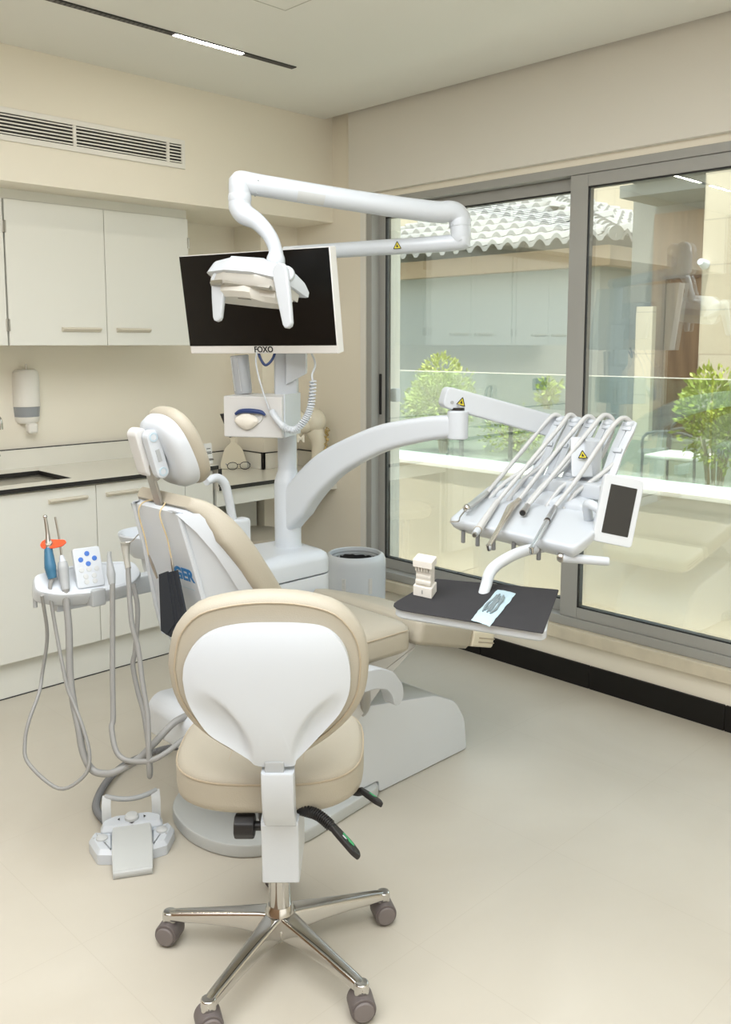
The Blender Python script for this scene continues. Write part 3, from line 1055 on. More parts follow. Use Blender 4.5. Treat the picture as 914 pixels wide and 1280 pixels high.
# articulated link and chrome bar
lk = MB()
la, lb = V((1.243, CY0 + .014, 1.206)), V((1.270, CY0 + .014, 1.112))
ld = (lb - la).normalized(); lside = V((-ld.z, 0, ld.x)).normalized(); 
lnrm = -Y3
cap = [(.0195 * math.cos(t), .0195 * math.sin(t)) for t in [math.pi * (.5 + i / 12) for i in range(13)]]
L_ = (lb - la).length
cap2 = [(L_ + .0195 * math.cos(t), .0195 * math.sin(t)) for t in [math.pi * (-.5 + i / 12) for i in range(13)]]
lk.slab(cap + cap2, la + Y3 * (-.052), ld, lside, -lnrm, .030, .005)
lk_o = lk.build('headrest_link', 'plastic', ch)
for q in (la, lb):
    m = MB().lathe([(.0125, 0), (.0125, .002), (.0085, .002), (.0085, .0005)], q - Y3 * .052, -Y3, 20)
    m.build('joint_ring', 'ring_blue', lk_o)
    MB().cyl(q - Y3 * .0522, q - Y3 * .0535, .0082, seg=20, bev=.0004).build('joint_cap', 'plastic', lk_o)
MB().slab([(.035, -.006), (L_ - .03, -.006), (L_ - .03, .006), (.035, .006)], la - Y3 * .0525, ld, lside, -Y3, .001).build('slot', 'grey_plastic', lk_o)
m = MB()
m.slab(cap + cap2, la + V((-.016, -.020, .004)), ld, lside, Y3, .05, .008)
m.build('link_cover', 'leather', ch).data.materials[0] = M['plastic_warm']
m = MB()
ba, bb_ = V((1.256, CY0 + .004, 1.100)), V((1.289, CY0 - .004, .975))
bdv = (bb_ - ba).normalized()
m.obox((ba + bb_) / 2, Y3, bdv, Y3.cross(bdv), .036, (bb_ - ba).length, .010, .003)
m.obox(ba + V((.004, 0, .008)), Y3, bdv, Y3.cross(bdv), .044, .05, .022, .008)
m.build('headrest_bar', 'bar_metal', ch)
MB().tube([(1.285, CY0 - .06, 1.20), (1.293, CY0 - .06, 1.175), (1.300, CY0 - .06, 1.15)], .0035, 8).build('headrest_release', 'black', ch)
# armrests
m = MB().tube([(1.640, 2.405, 1.005), (1.69, 2.42, 1.012), (1.722, 2.42, .99), (1.740, 2.42, .93), (1.752, 2.42, .87), (1.765, 2.42, .82)], [.012, .015, .016, .015, .015, .016], 12)
ar = m.build('armrest', 'plastic', ch)
MB().box((1.715, 2.395, .70), (1.815, 2.445, .865), .012).build('armrest_foot', 'plastic', ar)
ac = [(1.68, .508), (1.74, .512), (1.80, .505), (1.86, .478), (1.898, .430), (1.904, .390), (1.885, .366), (1.862, .372), (1.852, .405), (1.830, .432), (1.78, .447), (1.70, .450)]
MB().slab(rpoly(ac, .012, 3), V((0, 1.765, 0)), X3, Z3, Y3, .048, .004).build('armrest', 'handle_grey', ch)
m = MB()
for i in range(7):
    m.sphere((1.768 + i * .011, 1.815, .448 - i * .0028), .004, seg=8, rings=6)
m.build('armrest_studs', 'grey_plastic', ch)
MB().tube([(1.80, 1.83, .44), (1.83, 1.86, .40), (1.87, 1.90, .33), (1.90, 1.96, .27)], .016, 10).build('armrest_strut', 'steel', ch)

# bib chain over the headrest bar, and the black cloth pouch on its clip
bc = thing('bib_chain', 'gold cord with two metal clips hanging from the chair back', 'bib clip', (1.26, CY0, 1.0))
MB().tube([(1.30, 2.105, 1.026), (1.275, 2.165, 1.018), (1.256, 2.172, .99), (1.270, 2.168, .92), (1.278, 2.162, .86)], .0022, 6).build('cord', 'cord_beige', bc)
MB().tube([(1.30, 2.105, 1.028), (1.280, 2.075, 1.022), (1.258, 2.066, .995), (1.275, 2.060, .93), (1.284, 2.055, .872)], .0022, 6).build('cord', 'cord_beige', bc)
for p, q in (((1.278, 2.162, .865), (1.290, 2.140, .80)), ((1.284, 2.055, .875), (1.284, 2.048, .838))):
    k = MB().tube([p, ((p[0] + q[0]) / 2, (p[1] + q[1]) / 2, (p[2] + q[2]) / 2), q], [.0025, .0045, .0035], 8).build('clip', 'steel', bc)
pc = thing('cloth_pouch', 'folded black cloth pouch clipped to the back of the dental chair', 'pouch', (1.235, 2.05, .85))
for i, (x, y0, y1, dz, sk_) in enumerate(((1.270, 2.056, 2.006, 0, -.012), (1.266, 2.064, 2.016, -.004, -.006), (1.262, 2.070, 2.026, -.010, .000), (1.258, 2.075, 2.034, -.006, .004))):
    pts = [V((x, y0, .836 + dz)), V((x, y1, .852 + dz)), V((x + .006, y1 - .026 + sk_, .712 + dz)), V((x + .000, y1 + .004 + sk_, .674 + dz)), V((x - .004, y0 - .010, .682 + dz))]
    m = MB()
    m.loft([[p + V((.003, 0, 0)) for p in pts], [p + V((-.003, 0, 0)) for p in pts]])
    m.build('cloth_fold', 'cloth_black', pc)

# ------------------------------------------------------------------ unit post with its base box and holder box
up = thing('dental_unit_post', 'white dental unit post with a box base and a holder box under the monitor', 'dental unit', (2.085, 2.53, 0))
pc_ = V((2.085, 2.53, 0))
bo = rpoly([(1.80, 2.375), (2.17, 2.375), (2.20, 2.66), (1.80, 2.70)], .05, 5)
MB().pad(bo, V((0, 0, .001)), X3, Y3, Z3, [(.02, 0), (.005, .004), (0, .012), (0, .612)]).build('base_box', 'plastic_cool', up)
MB().pad(bo, V((0, 0, .617)), X3, Y3, Z3, [(.004, 0), (0, .003), (0, .050), (.006, .068), (.022, .080), (.06, .087)]).build('base_lid', 'plastic', up)
MB().lathe([(.053, .695), (.053, .705), (.0495, .71), (.0495, .94), (.047, .955), (.0365, .985), (.035, 1.0), (.035, 1.30)], pc_, seg=32).build('sleeve', 'plastic', up)
m = MB().obox(pc_ + V((0, 0, 1.40)) , RH, Z3, FH, .085, .32, .075, .012)
m.build('upper_post', 'plastic', up)
MB().cyl(pc_ + Z3 * 1.55, pc_ + Z3 * 1.775, .034, bev=.006).build('arm_post', 'plastic', up)
BR = (RH * math.cos(R(15)) - FH * math.sin(R(15))).normalized()
BF = (FH * math.cos(R(15)) + RH * math.sin(R(15))).normalized()
hb = V((1.985, 2.545, 1.1975))
MB().obox(hb, BR, Z3, BF, .222, .146, .195, .007, 2).build('holder_box', 'plastic_warm', up)
MB().obox(hb + BR * .1135 + Z3 * .004, BR, Z3, BF, .006, .150, .165, .002).build('box_side_panel', 'plastic', up)
# recessed oval with blue rim and gauze
fo = hb - BF * .0978
m = MB()
ov = [(.052 * math.cos(t) - .012, .030 * math.sin(t)) for t in [2 * math.pi * i / 32 for i in range(32)]]
m.pad(ov, fo, BR, Z3, -BF, [(0, 0), (.001, .004), (.006, .005), (.012, .003), (.016, .001)])
m.build('box_opening', 'plastic_warm', up)
MB().tube([fo + BR * a + Z3 * b_ - BF * .010 for a, b_ in ((-.060, .010), (-.04, .020), (-.005, .022), (.035, .018), (.052, .008))], [.005, .008, .009, .008, .004], 10).build('blue_handle', 'navy', up)
random.seed(11)
m = MB()
rg = []
for j in range(7):
    t = j / 6
    rr_ = math.sin(math.pi * (.08 + .84 * t))
    rg.append([fo + BR * (-.020 + .050 * rr_ * math.cos(2 * math.pi * i / 20) * (1 - .18 * t)) + Z3 * (.014 - .058 * t) - BF * (.004 + .020 * rr_ * max(0.1, math.sin(2 * math.pi * i / 20)) + random.uniform(-.002, .002)) for i in range(20)])
m.loft(rg)
m.build('gauze', 'gauze', up)
m = MB().obox(hb - BR * .105 - Z3 * .0 - BF * .03, BR, Z3, BF, .03, .10, .09, .006)
m.build('box_shoulder', 'plastic_warm', up)
MB().slab([(0, 0), (.032, 0), (.045, -.080), (.036, -.085)], hb - BR * .142 + Z3 * .005 - BF * .06, BR, Z3, BF, .035, .003).build('box_bracket', 'black', up)
m = MB().lathe([(.030, 0), (.033, .01), (.033, .125), (.034, .138), (.030, .140)], hb - BR * .082 + Z3 * .074 + BF * .02, Z3 - BR * .10, 24)
m.build('cup_tube', 'cup_grey', up)
m = MB()
for dx in (-.018, .006):
    m.tube([hb - BR * (.082 - dx) + Z3 * .085 - BF * .0135, hb - BR * (.096 - dx) + Z3 * .205 - BF * .0150], .0012, 6)
m.build('tube_seam', 'grey_light', up)
# bracket joining post and monitor
m = MB().slab(rpoly([(-.028, .02), (.046, .02), (.046, -.060), (-.028, -.10)], .006, 2), pc_ + Z3 * 1.405 + RH * .03 - FH * .055, RH, Z3, FH, .075, .004)
m.build('monitor_bracket', 'plastic', up)

# white coiled cord and small cables under the monitor
cc = thing('coiled_cord', 'white coiled cord looping beside the holder box', 'cord', (2.0, 2.36, 1.2))
path = crom([(1.931, 2.425, 1.219), (1.930, 2.402, 1.199), (1.945, 2.378, 1.168), (1.972, 2.352, 1.157), (2.003, 2.330, 1.193), (2.023, 2.322, 1.245), (2.035, 2.325, 1.325)], 10)
hx = []
tot = 0
turns = 30
for i in range(turns * 9):
    t = .30 + .70 * i / (turns * 9 - 1)
    f_ = t * (len(path) - 1); a = min(int(f_), len(path) - 2)
    p = path[a].lerp(path[a + 1], f_ - a)
    d = (path[a + 1] - path[a]).normalized()
    u_, v_, _ = basis(d, (.3, .9, .1))
    an = 2 * math.pi * i / 9
    hx.append(p + u_ * .0105 * math.cos(an) + v_ * .0105 * math.sin(an))
MB().tube(hx, .0034, 5, 1).build('coil', 'plastic', cc)
MB().tube(path[:20], .0115, 12, 1).build('cord_grip', 'plastic', cc)
MB().tube([(2.035, 2.325, 1.32), (2.036, 2.332, 1.345), (2.063, 2.345, 1.383), (2.062, 2.37, 1.43)], .0035, 8).build('cord_end', 'plastic', cc)
MB().tube([(1.925, 2.432, 1.225), (1.906, 2.456, 1.32), (1.915, 2.49, 1.39), (1.955, 2.53, 1.432)], .003, 8).build('thin_wire', 'plastic', cc)
bcb = thing('blue_cable', 'dark blue cable loop hanging under the monitor', 'cable', (1.91, 2.45, 1.4))
MB().tube([(1.955, 2.530, 1.432), (1.952, 2.512, 1.402), (1.960, 2.494, 1.378), (1.980, 2.482, 1.396), (2.000, 2.482, 1.432)], .0048, 8).build('cable', 'navy', bcb)

# ------------------------------------------------------------------ monitor
mo = thing('monitor', 'black flat-screen monitor with a white frame on the dental unit post', 'monitor', (1.92, 2.49, 1.42))
TL, TR = V((1.803, 2.785, 1.764)), V((1.990, 2.186, 1.767))
mu = (TR - TL).normalized()
mn_h = V((-.9528, -.3036, 0))
mv = (Z3 * math.cos(R(9)) + mn_h * math.sin(R(9))).normalized()
mn = mu.cross(mv).normalized()
mn = mn if mn.dot(mn_h) > 0 else -mn
mw = (TR - TL).length; mh = .352
mc = (TL + TR) / 2 - mv * (mh / 2)
MB().obox(mc - mn * .020, mu, mv, mn, mw, mh, .040, .004).build('housing', 'bezel', mo)
MB().obox(mc + mn * .0003 + mv * .0133 - mu * .002, mu, mv, mn, mw - .006, mh - .030, .0012).build('screen', 'screen', mo)
MB().obox(mc - mn * .0465 - mv * .02, mu, mv, mn, .30, .20, .028, .008).build('rear_hub', 'plastic', mo)
MB().tube([mc - mn * .055 - mv * .02, mc - mn * .10 - mv * .04, V((2.06, 2.51, 1.53))], .02, 12).build('mount', 'plastic', mo)
text_mesh('maker_letters', 'FOXO', 'text_black', mo, mc + mn * .0008 - mv * (mh / 2 - .0143) + mu * .012, mu, mv, mn, .0285, .0006, bold=.0007)

# ------------------------------------------------------------------ operating lamp on its double arm
lp = thing('operating_lamp', 'white dental operating lamp with two hanging handles on a double arm', 'dental lamp', (2.085, 2.53, 1.78))
arm1 = MB()
A0, A1 = V((2.10, 2.55, 1.777)), V((2.405, 2.005, 1.798))
arm1.tube([A0, A0.lerp(A1, .5), A1, V((2.4145, 1.988, 1.815)), V((2.4148, 1.990, 1.855))], [.0265, .027, .0285, .034, .0355], 24, 8)
arm1.build('lower_arm', 'plastic', lp)
MB().cyl((2.4148, 1.990, 1.850), (2.4148, 1.992, 1.878), .0375, bev=.003).build('elbow_collar', 'plastic', lp)
B0, B1 = V((2.4148, 1.994, 1.880)), V((1.772, 2.365, 1.966))
m = MB()
m.tube([V((2.4148, 1.9915, 1.868)), V((2.4135, 1.9925, 1.880)), V((2.402, 1.999, 1.894)), V((2.380, 2.012, 1.900)), B0.lerp(B1, .14) + Z3 * .006, B0.lerp(B1, .5), B0.lerp(B1, .9), V((1.775, 2.364, 1.966)), V((1.766, 2.366, 1.958)), V((1.7645, 2.366, 1.925))], [.0365, .0365, .0365, .0365, .0365, .0345, .0345, .036, .036, .035], 24, 8)
m.build('upper_arm', 'plastic', lp)
bd = (B1 - B0).normalized(); bs = bd.cross(Z3).normalized(); bup = bs.cross(bd).normalized()
pm = B0.lerp(B1, .70)
dn = (pm - cam.location); 
fr_ = (-FH * .75 - Z3 * .55); fr_ = (fr_ - bd * fr_.dot(bd)).normalized(); fs = fr_.cross(bd)
ring_ = []
for s in (-.045, .045):
    ring_.append([pm + bd * s + (fr_ * math.cos(a) + fs * math.sin(a)) * q for q, al in ((.0356, 1), (.0362, 1)) for a in ([-.55 + 1.1 * i / 8 for i in range(9)] if q < .036 else [.55 - 1.1 * i / 8 for i in range(9)])])
MB().loft(ring_).build('grey_inlay', 'grey_light', lp)
MB().lathe([(.0355, 0), (.0375, .004), (.0375, .018), (.0355, .024)], (1.7643, 2.366, 1.905), seg=28).build('pivot_collar', 'plastic', lp)
m = MB()
m.tube([(1.764, 2.366, 1.905), (1.764, 2.364, 1.885), (1.770, 2.345, 1.862), (1.786, 2.305, 1.838), (1.804, 2.268, 1.795), (1.814, 2.250, 1.750), (1.813, 2.246, 1.715)], [.036, .036, .034, .027, .023, .022, .026], 20, 8)
m.build('curved_neck', 'plastic', lp)
m = MB().sphere((1.812, 2.246, 1.712), .030, (1, 1, 1.25), 20, 14)
m.build('neck_cap', 'plastic', lp)
m = MB()
for t in (.035, .935):
    q = B0.lerp(B1, t)
    for a in (-.9, .3, 1.3):
        m.sphere(q + (fr_ * math.cos(a) + fs * math.sin(a)) * .0350, .003, seg=8, rings=6)
m.build('arm_screws', 'grey_plastic', lp)
# head
lw = V((.235, -.955, -.10)).normalized()
ldp = V((-.955, -.235, 0)); ldp = (ldp - lw * ldp.dot(lw)).normalized()
luz = ldp.cross(lw); luz = luz if luz.z > 0 else -luz
an = R(15)
ld2 = (ldp * math.cos(an) + luz * math.sin(an)).normalized(); lu2 = (luz * math.cos(an) - ldp * math.sin(an)).normalized()
lc = V((1.722, 2.236, 1.646))
def lpt(s, d, u_):
    return lc + lw * (s * (.88 if s < 0 else .70)) + ld2 * d + lu2 * u_
m = MB()
rg = []
for s, d0, k in ((-.188, -.035, .62), (-.182, -.032, .78), (-.165, -.026, .88), (-.078, .0, 1.0), (-.07, .004, 1.08), (.07, .004, 1.08), (.078, .0, 1.0), (.150, -.026, .88), (.178, -.034, .70), (.186, -.040, .5)):
    sec = [(-.075, -.016), (-.074, .014), (-.050, .042), (0, .056), (.040, .056), (.060, .050), (.079, .004), (.066, -.004), (0, -.010), (-.06, -.018)]
    rg.append([lpt(s, d0 + a * (.9 + .1 * k), b_ * k) for a, b_ in sec])
m.loft(rg)
m.build('head_shell', 'plastic', lp, 35)
m = MB()
rg = []
for s, d0, k in ((-.178, -.034, .8), (-.165, -.028, .9), (-.074, .0, 1.0), (.074, .0, 1.0), (.150, -.027, .9), (.172, -.036, .8)):
    sec = [(-.05, -.008), (.0745, .004), (.074, -.020), (.066, -.034), (-.05, -.036)]
    rg.append([lpt(s, d0 + a * k, b_) for a, b_ in sec])
m.loft(rg)
hl = m.build('lens', 'lens', lp, 30)
m = MB()
for sa, sb, d0a, d0b in ((-.148, -.080, -.012, .0072), (-.066, .150, .0072, -.010)):
    m.loft([[lpt(s, dd + .065, -.0245), lpt(s, dd + .067, -.0335), lpt(s, dd + .059, -.0385), lpt(s, dd + .05, -.028)] for s, dd in ((sa, d0a), (sb, d0b))])
m.build('reflector_strip', 'steel', lp)
m = MB()
rg = []
for s, dfr, dbk in ((-.175, .0, -.06), (-.150, .030, -.062), (-.10, .048, -.064), (-.05, .060, -.066), (.02, .066, -.066), (.05, .060, -.066), (.075, .035, -.066), (.10, .028, -.064), (.15, .024, -.06), (.168, .0, -.055)):
    rg.append([lpt(s, dfr, -.030), lpt(s, dfr - .004, -.052), lpt(s, dfr - .02, -.066), lpt(s, dbk + .01, -.068), lpt(s, dbk, -.040), lpt(s, dbk, -.02)])
m.loft(rg)
un = m.build('head_underside', 'lamp_under', lp, 30)
MB().slab(rrect(.05, .006, .002), lpt(.0, .03, -.0665), lw, ld2, -lu2, .002).build('sensor_slot', 'hose', un)
for s, dd, sw in ((-.125, .020, .0), (.182, .030, .075)):
    p0 = lpt(s, dd + .02, .022 if s > 0 else -.014)
    hd = (-Z3 + lw * sw * 3 + V((-.05, 0, 0))).normalized()
    hw = (lw - hd * lw.dot(hd)).normalized(); hh = hd.cross(hw).normalized()
    L_ = .160 if s > 0 else .120
    out_ = [(-.002, -.027), (L_ * .5, -.0235), (L_, -.0165), (L_ + .010, -.011), (L_ + .014, 0), (L_ + .010, .011), (L_, .0165), (L_ * .5, .0235), (-.002, .027), (-.018, .018), (-.026, 0), (-.018, -.018)]
    ho_ = MB().pad(out_, p0 - hh * .009, hd, hw, hh, [(.005, 0), (.001, .003), (0, .007), (0, .012), (.001, .016), (.005, .019)]).build('handle', 'handle_grey', lp, 50)
MB().lathe([(.024, 0), (.026, .006), (.024, .020), (.016, .026)], lpt(.186, .02, .02), (lw * .5 + ld2).normalized(), 22).build('handle_hub', 'plastic', lp)
MB().tube([(1.812, 2.246, 1.705), (1.795, 2.243, 1.688), lpt(.065, -.01, .035)], [.010, .011, .014], 12).build('ball_joint', 'plastic', lp)
wsp = A0.lerp(A1, .685)
ad = (A1 - A0).normalized(); nrm = (-FH * .9 + RH * -.25); nrm = (nrm - ad * nrm.dot(ad)).normalized()
warn_sign(lp, wsp + nrm * .0275, ad, nrm.cross(ad) if nrm.cross(ad).z > 0 else -nrm.cross(ad), nrm, .0135)

# ------------------------------------------------------------------ instrument delivery unit
du = thing('instrument_delivery_unit', 'white instrument delivery unit on a curved arm with a rack of hose holders', 'dental unit', (2.085, 2.53, .8))
hs = lambda a, b_: rpoly([(-a, -b_), (a, -b_), (a, b_), (-a, b_)], .012, 3)
path = crom([(2.0855, 2.54, .775), (2.0848, 2.45, .895), (2.090, 2.34, .998), (2.105, 2.245, 1.062), (2.134, 2.09, 1.134), (2.158, 1.94, 1.172), (2.175, 1.83, 1.190), (2.180, 1.80, 1.192)], 6)
m = MB()
rg = []
N = len(path)
for i, p in enumerate(path):
    t = i / (N - 1)
    d = (path[min(i + 1, N - 1)] - path[max(i - 1, 0)]).normalized()
    sd = d.cross(Z3).normalized(); upv = sd.cross(d).normalized()
    hh = .074 * (1 - t) ** 2 + .044 * 2 * t * (1 - t) + .033 * t * t - .034 * max(0, 1 - t / .12)
    ww = .036 - .006 * t
    rg.append([p + sd * a + upv * b_ for a, b_ in rpoly([(-ww, -hh), (ww, -hh), (ww, hh), (-ww, hh)], .020, 4)])
m.loft(rg)
m.build('curved_arm', 'plastic', du, 40)
MB().cyl((2.180, 1.797, 1.152), (2.180, 1.797, 1.243), .0335, bev=.006).build('arm_joint', 'plastic', du)
MB().cyl((2.180, 1.797, 1.243), (2.180, 1.797, 1.252), .021).build('joint_gap', 'black', du)
ua0, ua1 = V((2.148, 1.836, 1.288)), V((2.53, 1.62, 1.168))
d = (ua1 - ua0).normalized(); sd = d.cross(Z3).normalized(); upv = sd.cross(d).normalized()
m = MB()
L_ = (ua1 - ua0).length
m.slab(rpoly([(0, -.034), (L_, -.037), (L_, .037), (0, .034)], [.022, .012, .012, .022], 5), ua0 - sd * .027, d, upv, sd, .054, .008)
uarm = m.build('upper_arm', 'plastic', du)
m = MB()
for q in ((.028, -.012), (.05, -.016)):
    m.lathe([(.0055, 0), (.0055, .002), (.003, .002), (.003, .0005)], ua0 + d * q[0] + upv * q[1] + sd * -.0275 * (1 if sd.dot(FH) > 0 else -1), sd * (-1 if sd.dot(FH) > 0 else 1), 12)
m.build('arm_screws', 'grey_plastic', uarm)
nn_ = sd * (-1 if sd.dot(FH) > 0 else 1)
warn_sign(du, ua0 + d * .058 - upv * .002 + nn_ * .0272, upv.cross(nn_), upv, nn_, .014)

bu, bn_ = V((1, 0, .2)).normalized(), V((-.2, 0, 1)).normalized()
bo_ = V((2.0, 0, .90))
BP = lambda x, y: ((x - 2.0) / bu.x, y)
body = rpoly([BP(2.045, 1.275), BP(2.082, 1.748), BP(2.41, 1.835), BP(2.52, 1.64), BP(2.52, 1.50), BP(2.32, 1.36), BP(2.18, 1.285)], [.03, .02, .05, .06, .06, .08, .06], 5)
m = MB().pad(body, bo_, bu, Y3, bn_, [(.05, -.062), (.022, -.045), (.006, -.030), (0, -.018), (0, -.006), (.004, -.001), (.012, 0)])
m.build('instrument_table', 'plastic', du, 45)
hump = rpoly([BP(2.285, 1.39), BP(2.30, 1.79), BP(2.41, 1.80), BP(2.50, 1.63), BP(2.50, 1.50), BP(2.36, 1.405)], [.03, .02, .05, .05, .05, .05], 4)
MB().pad(hump, bo_, bu, Y3, bn_, [(0, -.004), (.002, .010), (.010, .018), (.03, .024), (.07, .028)]).build('rear_hump', 'plastic', du, 45)
m = MB()
for x, y in ((2.095, 1.700), (2.09, 1.640), (2.083, 1.575), (2.08, 1.500), (2.075, 1.41)):
    m2 = MB().cyl((x, y, .845), (x, y, .882), .0065, seg=12, bev=.002).build('rest_peg', 'grey_plastic', du)
    m2.data.materials[0] = M['hose_dark']
# five whip arms
for i, (yt, yb) in enumerate(((1.609, 1.640), (1.552, 1.585), (1.494, 1.522), (1.434, 1.462), (1.364, 1.392))):
    m = MB()
    for s in (-1, 1):
        P_ = [V((2.365, yb + s * .012, 1.0)), V((2.40, yb + s * .012 - .008, 1.06)), V((2.435, (yt + yb) / 2 + s * .012, 1.13)), V((2.462, yt + s * .013, 1.19)), V((2.480, yt + s * .012, 1.212))]
        m.tube(P_, 1.0, k=5, sq=[(-.011, -.0035), (.011, -.0035), (.011, .0035), (-.011, .0035)], up=(1, 0, 0))
    for t_, x, z in ((.25, 2.39, 1.045), (.6, 2.43, 1.13), (1, 2.462, 1.195)):
        yy = yb + (yt - yb) * t_
        m.obox((x, yy, z), Y3, V((.4, 0, .9)), V((.9, 0, -.4)), .03, .014, .012, .003)
    m.sphere((2.480, yt, 1.206), .019, (1.25, 1.0, .75), 16, 10)
    m.build('hose_holder', 'plastic', du)
m = MB()
m.box((2.335, 1.375, .985), (2.40, 1.665, 1.035), .012)
m.build('holder_bar', 'plastic', du)
m = MB().slab(rpoly([(-.034, -.06), (.030, -.06), (.034, .068), (-.030, .068)], .006, 3), V((2.372, 1.463, 1.105)), RH, V((.28, .28, .92)).normalized(), -(RH.cross(V((.28, .28, .92))).normalized()), .012, .003)
plate = m.build('sign_plate', 'plastic', du)
pn = RH.cross(V((.28, .28, .92))).normalized(); pn = pn if pn.dot(FH) < 0 else -pn
pv = V((.28, .28, .92)).normalized()
warn_sign(du, V((2.372, 1.463, 1.105)) + pn * .0125 + pv * .006, RH, pv, pn, .0135)
MB().tube([(2.40, 1.44, 1.16), (2.41, 1.45, 1.06), (2.405, 1.46, .985)], .026, 16).build('table_pivot', 'plastic', du)
hd0, hd1 = V((2.066, 1.330, .868)), V((2.140, 1.224, .862))
hnd = MB().cyl(hd0, hd1, .0135, .0120, seg=20, bev=.005).build('handle', 'plastic', du)
MB().lathe([(.013, 0), (.015, .004), (.013, .012), (.008, .018)], hd0 + (hd1 - hd0).normalized() * .006, (hd0 - hd1), 18).build('handle_knob', 'steel', hnd)
MB().tube([hd0 + V((.0, .0, .0)), hd0 + V((.02, .02, .012)), hd0 + V((.05, .05, .03))], .010, 12).build('handle_bracket', 'plastic', du)
# touch display
tl, tr_, bl = V((2.199, 1.280, 1.090)), V((2.275, 1.201, 1.068)), V((2.159, 1.290, .911))
tu_ = (tr_ - tl).normalized(); tv_ = (tl - bl); tv_ = (tv_ - tu_ * tv_.dot(tu_)).normalized(); tn_ = tu_.cross(tv_); tn_ = tn_ if tn_.dot(FH) < 0 else -tn_
tcn = (tr_ + bl) / 2
so2 = tu_ * 0
disp = MB().slab(rrect(.113, .192, .012, 4), tcn - tn_ * .022, tu_, tv_, tn_, .022, .004).build('display', 'plastic_cool', du)
MB().slab(rrect(.075, .138, .002, 2), tcn + tu_ * .002 + tv_ * .001, tu_, tv_, tn_, .0008).build('display_screen', 'screen_small', disp)
MB().tube([tcn - tn_ * .018 - tu_ * .04 + tv_ * -.01, tcn - tn_ * .05 - tu_ * .075, V((2.25, 1.355, .925))], .014, 12).build('display_mount', 'plastic', du)
# tray on its bent arm
MB().tube([(1.80, 1.40, .778), (1.845, 1.418, .812), (1.868, 1.419, .850), (1.933, 1.420, .870), (2.020, 1.422, .878), (2.12, 1.419, .876), (2.18, 1.42, .895)], [.013, .015, .0155, .0155, .0155, .0155, .0155], 16).build('tray_arm', 'plastic_cool', du)
tray = rpoly([(1.553, 1.492), (1.836, 1.576), (1.958, 1.29), (1.668, 1.108)], [.05, .035, .035, .035], 5)
MB().pad(tray, V((0, 0, .772)), X3, Y3, Z3, [(.018, 0), (.006, .002), (0, .007), (0, .024), (.003, .027), (.010, .027), (.014, .022)]).build('tray', 'plastic', du)
pp = rpoly([(1.541, 1.496), (1.841, 1.588), (1.990, 1.285), (1.655, 1.108)], [.07, .004, .01, .006], 5)
pl = MB().slab(pp, V((0, 0, .7995)), X3, Y3, Z3, .0016).build('tray_paper', 'paper_black')
tag(pl, 'black paper liner on the white instrument tray', 'tray liner')
# plaster model
pm_ = thing('plaster_model', 'white plaster dental model standing on the black tray paper', 'dental model', (1.70, 1.505, .802))
mu_ = V((.10, -.99, 0)).normalized(); md_ = V((.85, .50, 0)).normalized()
pc2 = V((1.708, 1.512, .8015))
def ob(z0, z1, w_, d_, shift=0, name='', mt='plaster', bev=.002):
    m_ = MB().slab(rpoly([(-w_ / 2, -d_ / 2), (w_ / 2, -d_ / 2), (w_ / 2, d_ / 2), (-w_ / 2, d_ / 2)], .004, 2), pc2 + Z3 * z0 + md_ * shift, mu_, md_, Z3, z1 - z0, bev)
    return m_.build(name, mt, pm_)
ob(0, .026, .060, .074, 0, 'base')
ob(.0262, .076, .048, .058, .004, 'arch')
m = MB()
for k in range(3):
    m.obox(pc2 + Z3 * (.036 + .014 * k) - md_ * (.026 - .004 * k), mu_, md_, Z3, .050 - .003 * k, .010, .010, .003)
m.build('gum_ridge', 'plaster', pm_)
ob(.0765, .096, .062, .072, -.004, 'top')
m = MB()
for k in range(6):
    m.obox(pc2 + Z3 * .070 + mu_ * (-.022 + .0088 * k) - md_ * .028, mu_, md_, Z3, .007, .008, .012, .0025)
m.build('teeth', 'plaster', pm_)
MB().obox(pc2 + Z3 * .0135 - md_ * .0375, mu_, md_, Z3, .003, .001, .010, .0003).build('pencil_mark', 'hose', pm_)
# sterile pouch
sp_ = thing('sterilization_pouch', 'pale blue sterilization pouch lying on the black tray paper', 'pouch', (1.74, 1.31, .8015))
q = [V((1.610, 1.281, 0)), V((1.603, 1.220, 0)), V((1.871, 1.339, 0)), V((1.867, 1.396, 0))]
random.seed(2)
m = MB()
rows = []
for i in range(15):
    t = i / 14
    a, b_ = q[0].lerp(q[3], t), q[1].lerp(q[2], t)
    row = []
    for j in range(7):
        s = j / 6
        p = a.lerp(b_, s)
        bulge = .007 * math.sin(math.pi * t) * math.sin(math.pi * s) + random.uniform(0, .0022) * (.2 + math.sin(math.pi * s))
        row.append(p + Z3 * (.8022 + bulge) + V((random.uniform(-.001, .001), random.uniform(-.001, .001), 0)) + ((b_ - a) * (.02 * math.sin(t * 19)) if j in (0, 6) else V((0, 0, 0))))
    rows.append(row)
for i in range(14):
    for j in range(6):
        m.quad(rows[i][j], rows[i][j + 1], rows[i + 1][j + 1], rows[i + 1][j])
bmesh.ops.remove_doubles(m.bm, verts=list(m.bm.verts), dist=1e-5)
bmesh.ops.solidify(m.bm, geom=list(m.bm.faces), thickness=-.0006)
m.build('film', 'pouch_blue', sp_, 60)
random.seed(9)
m = MB()
for k in range(5):
    pts = []
    off = .28 + .11 * k
    for j in range(5):
        t = .24 + .04 * (k % 2) + .13 * j
        a, b_ = q[0].lerp(q[3], t), q[1].lerp(q[2], t)
        pts.append(a.lerp(b_, off + random.uniform(-.05, .05)) + Z3 * (.8082 + random.uniform(0, .002)))
    m.tube(pts, [.002, .004, .0035, .0045, .002], 8, 3)
m.build('wrapped_instruments', 'pouch_grey', sp_)

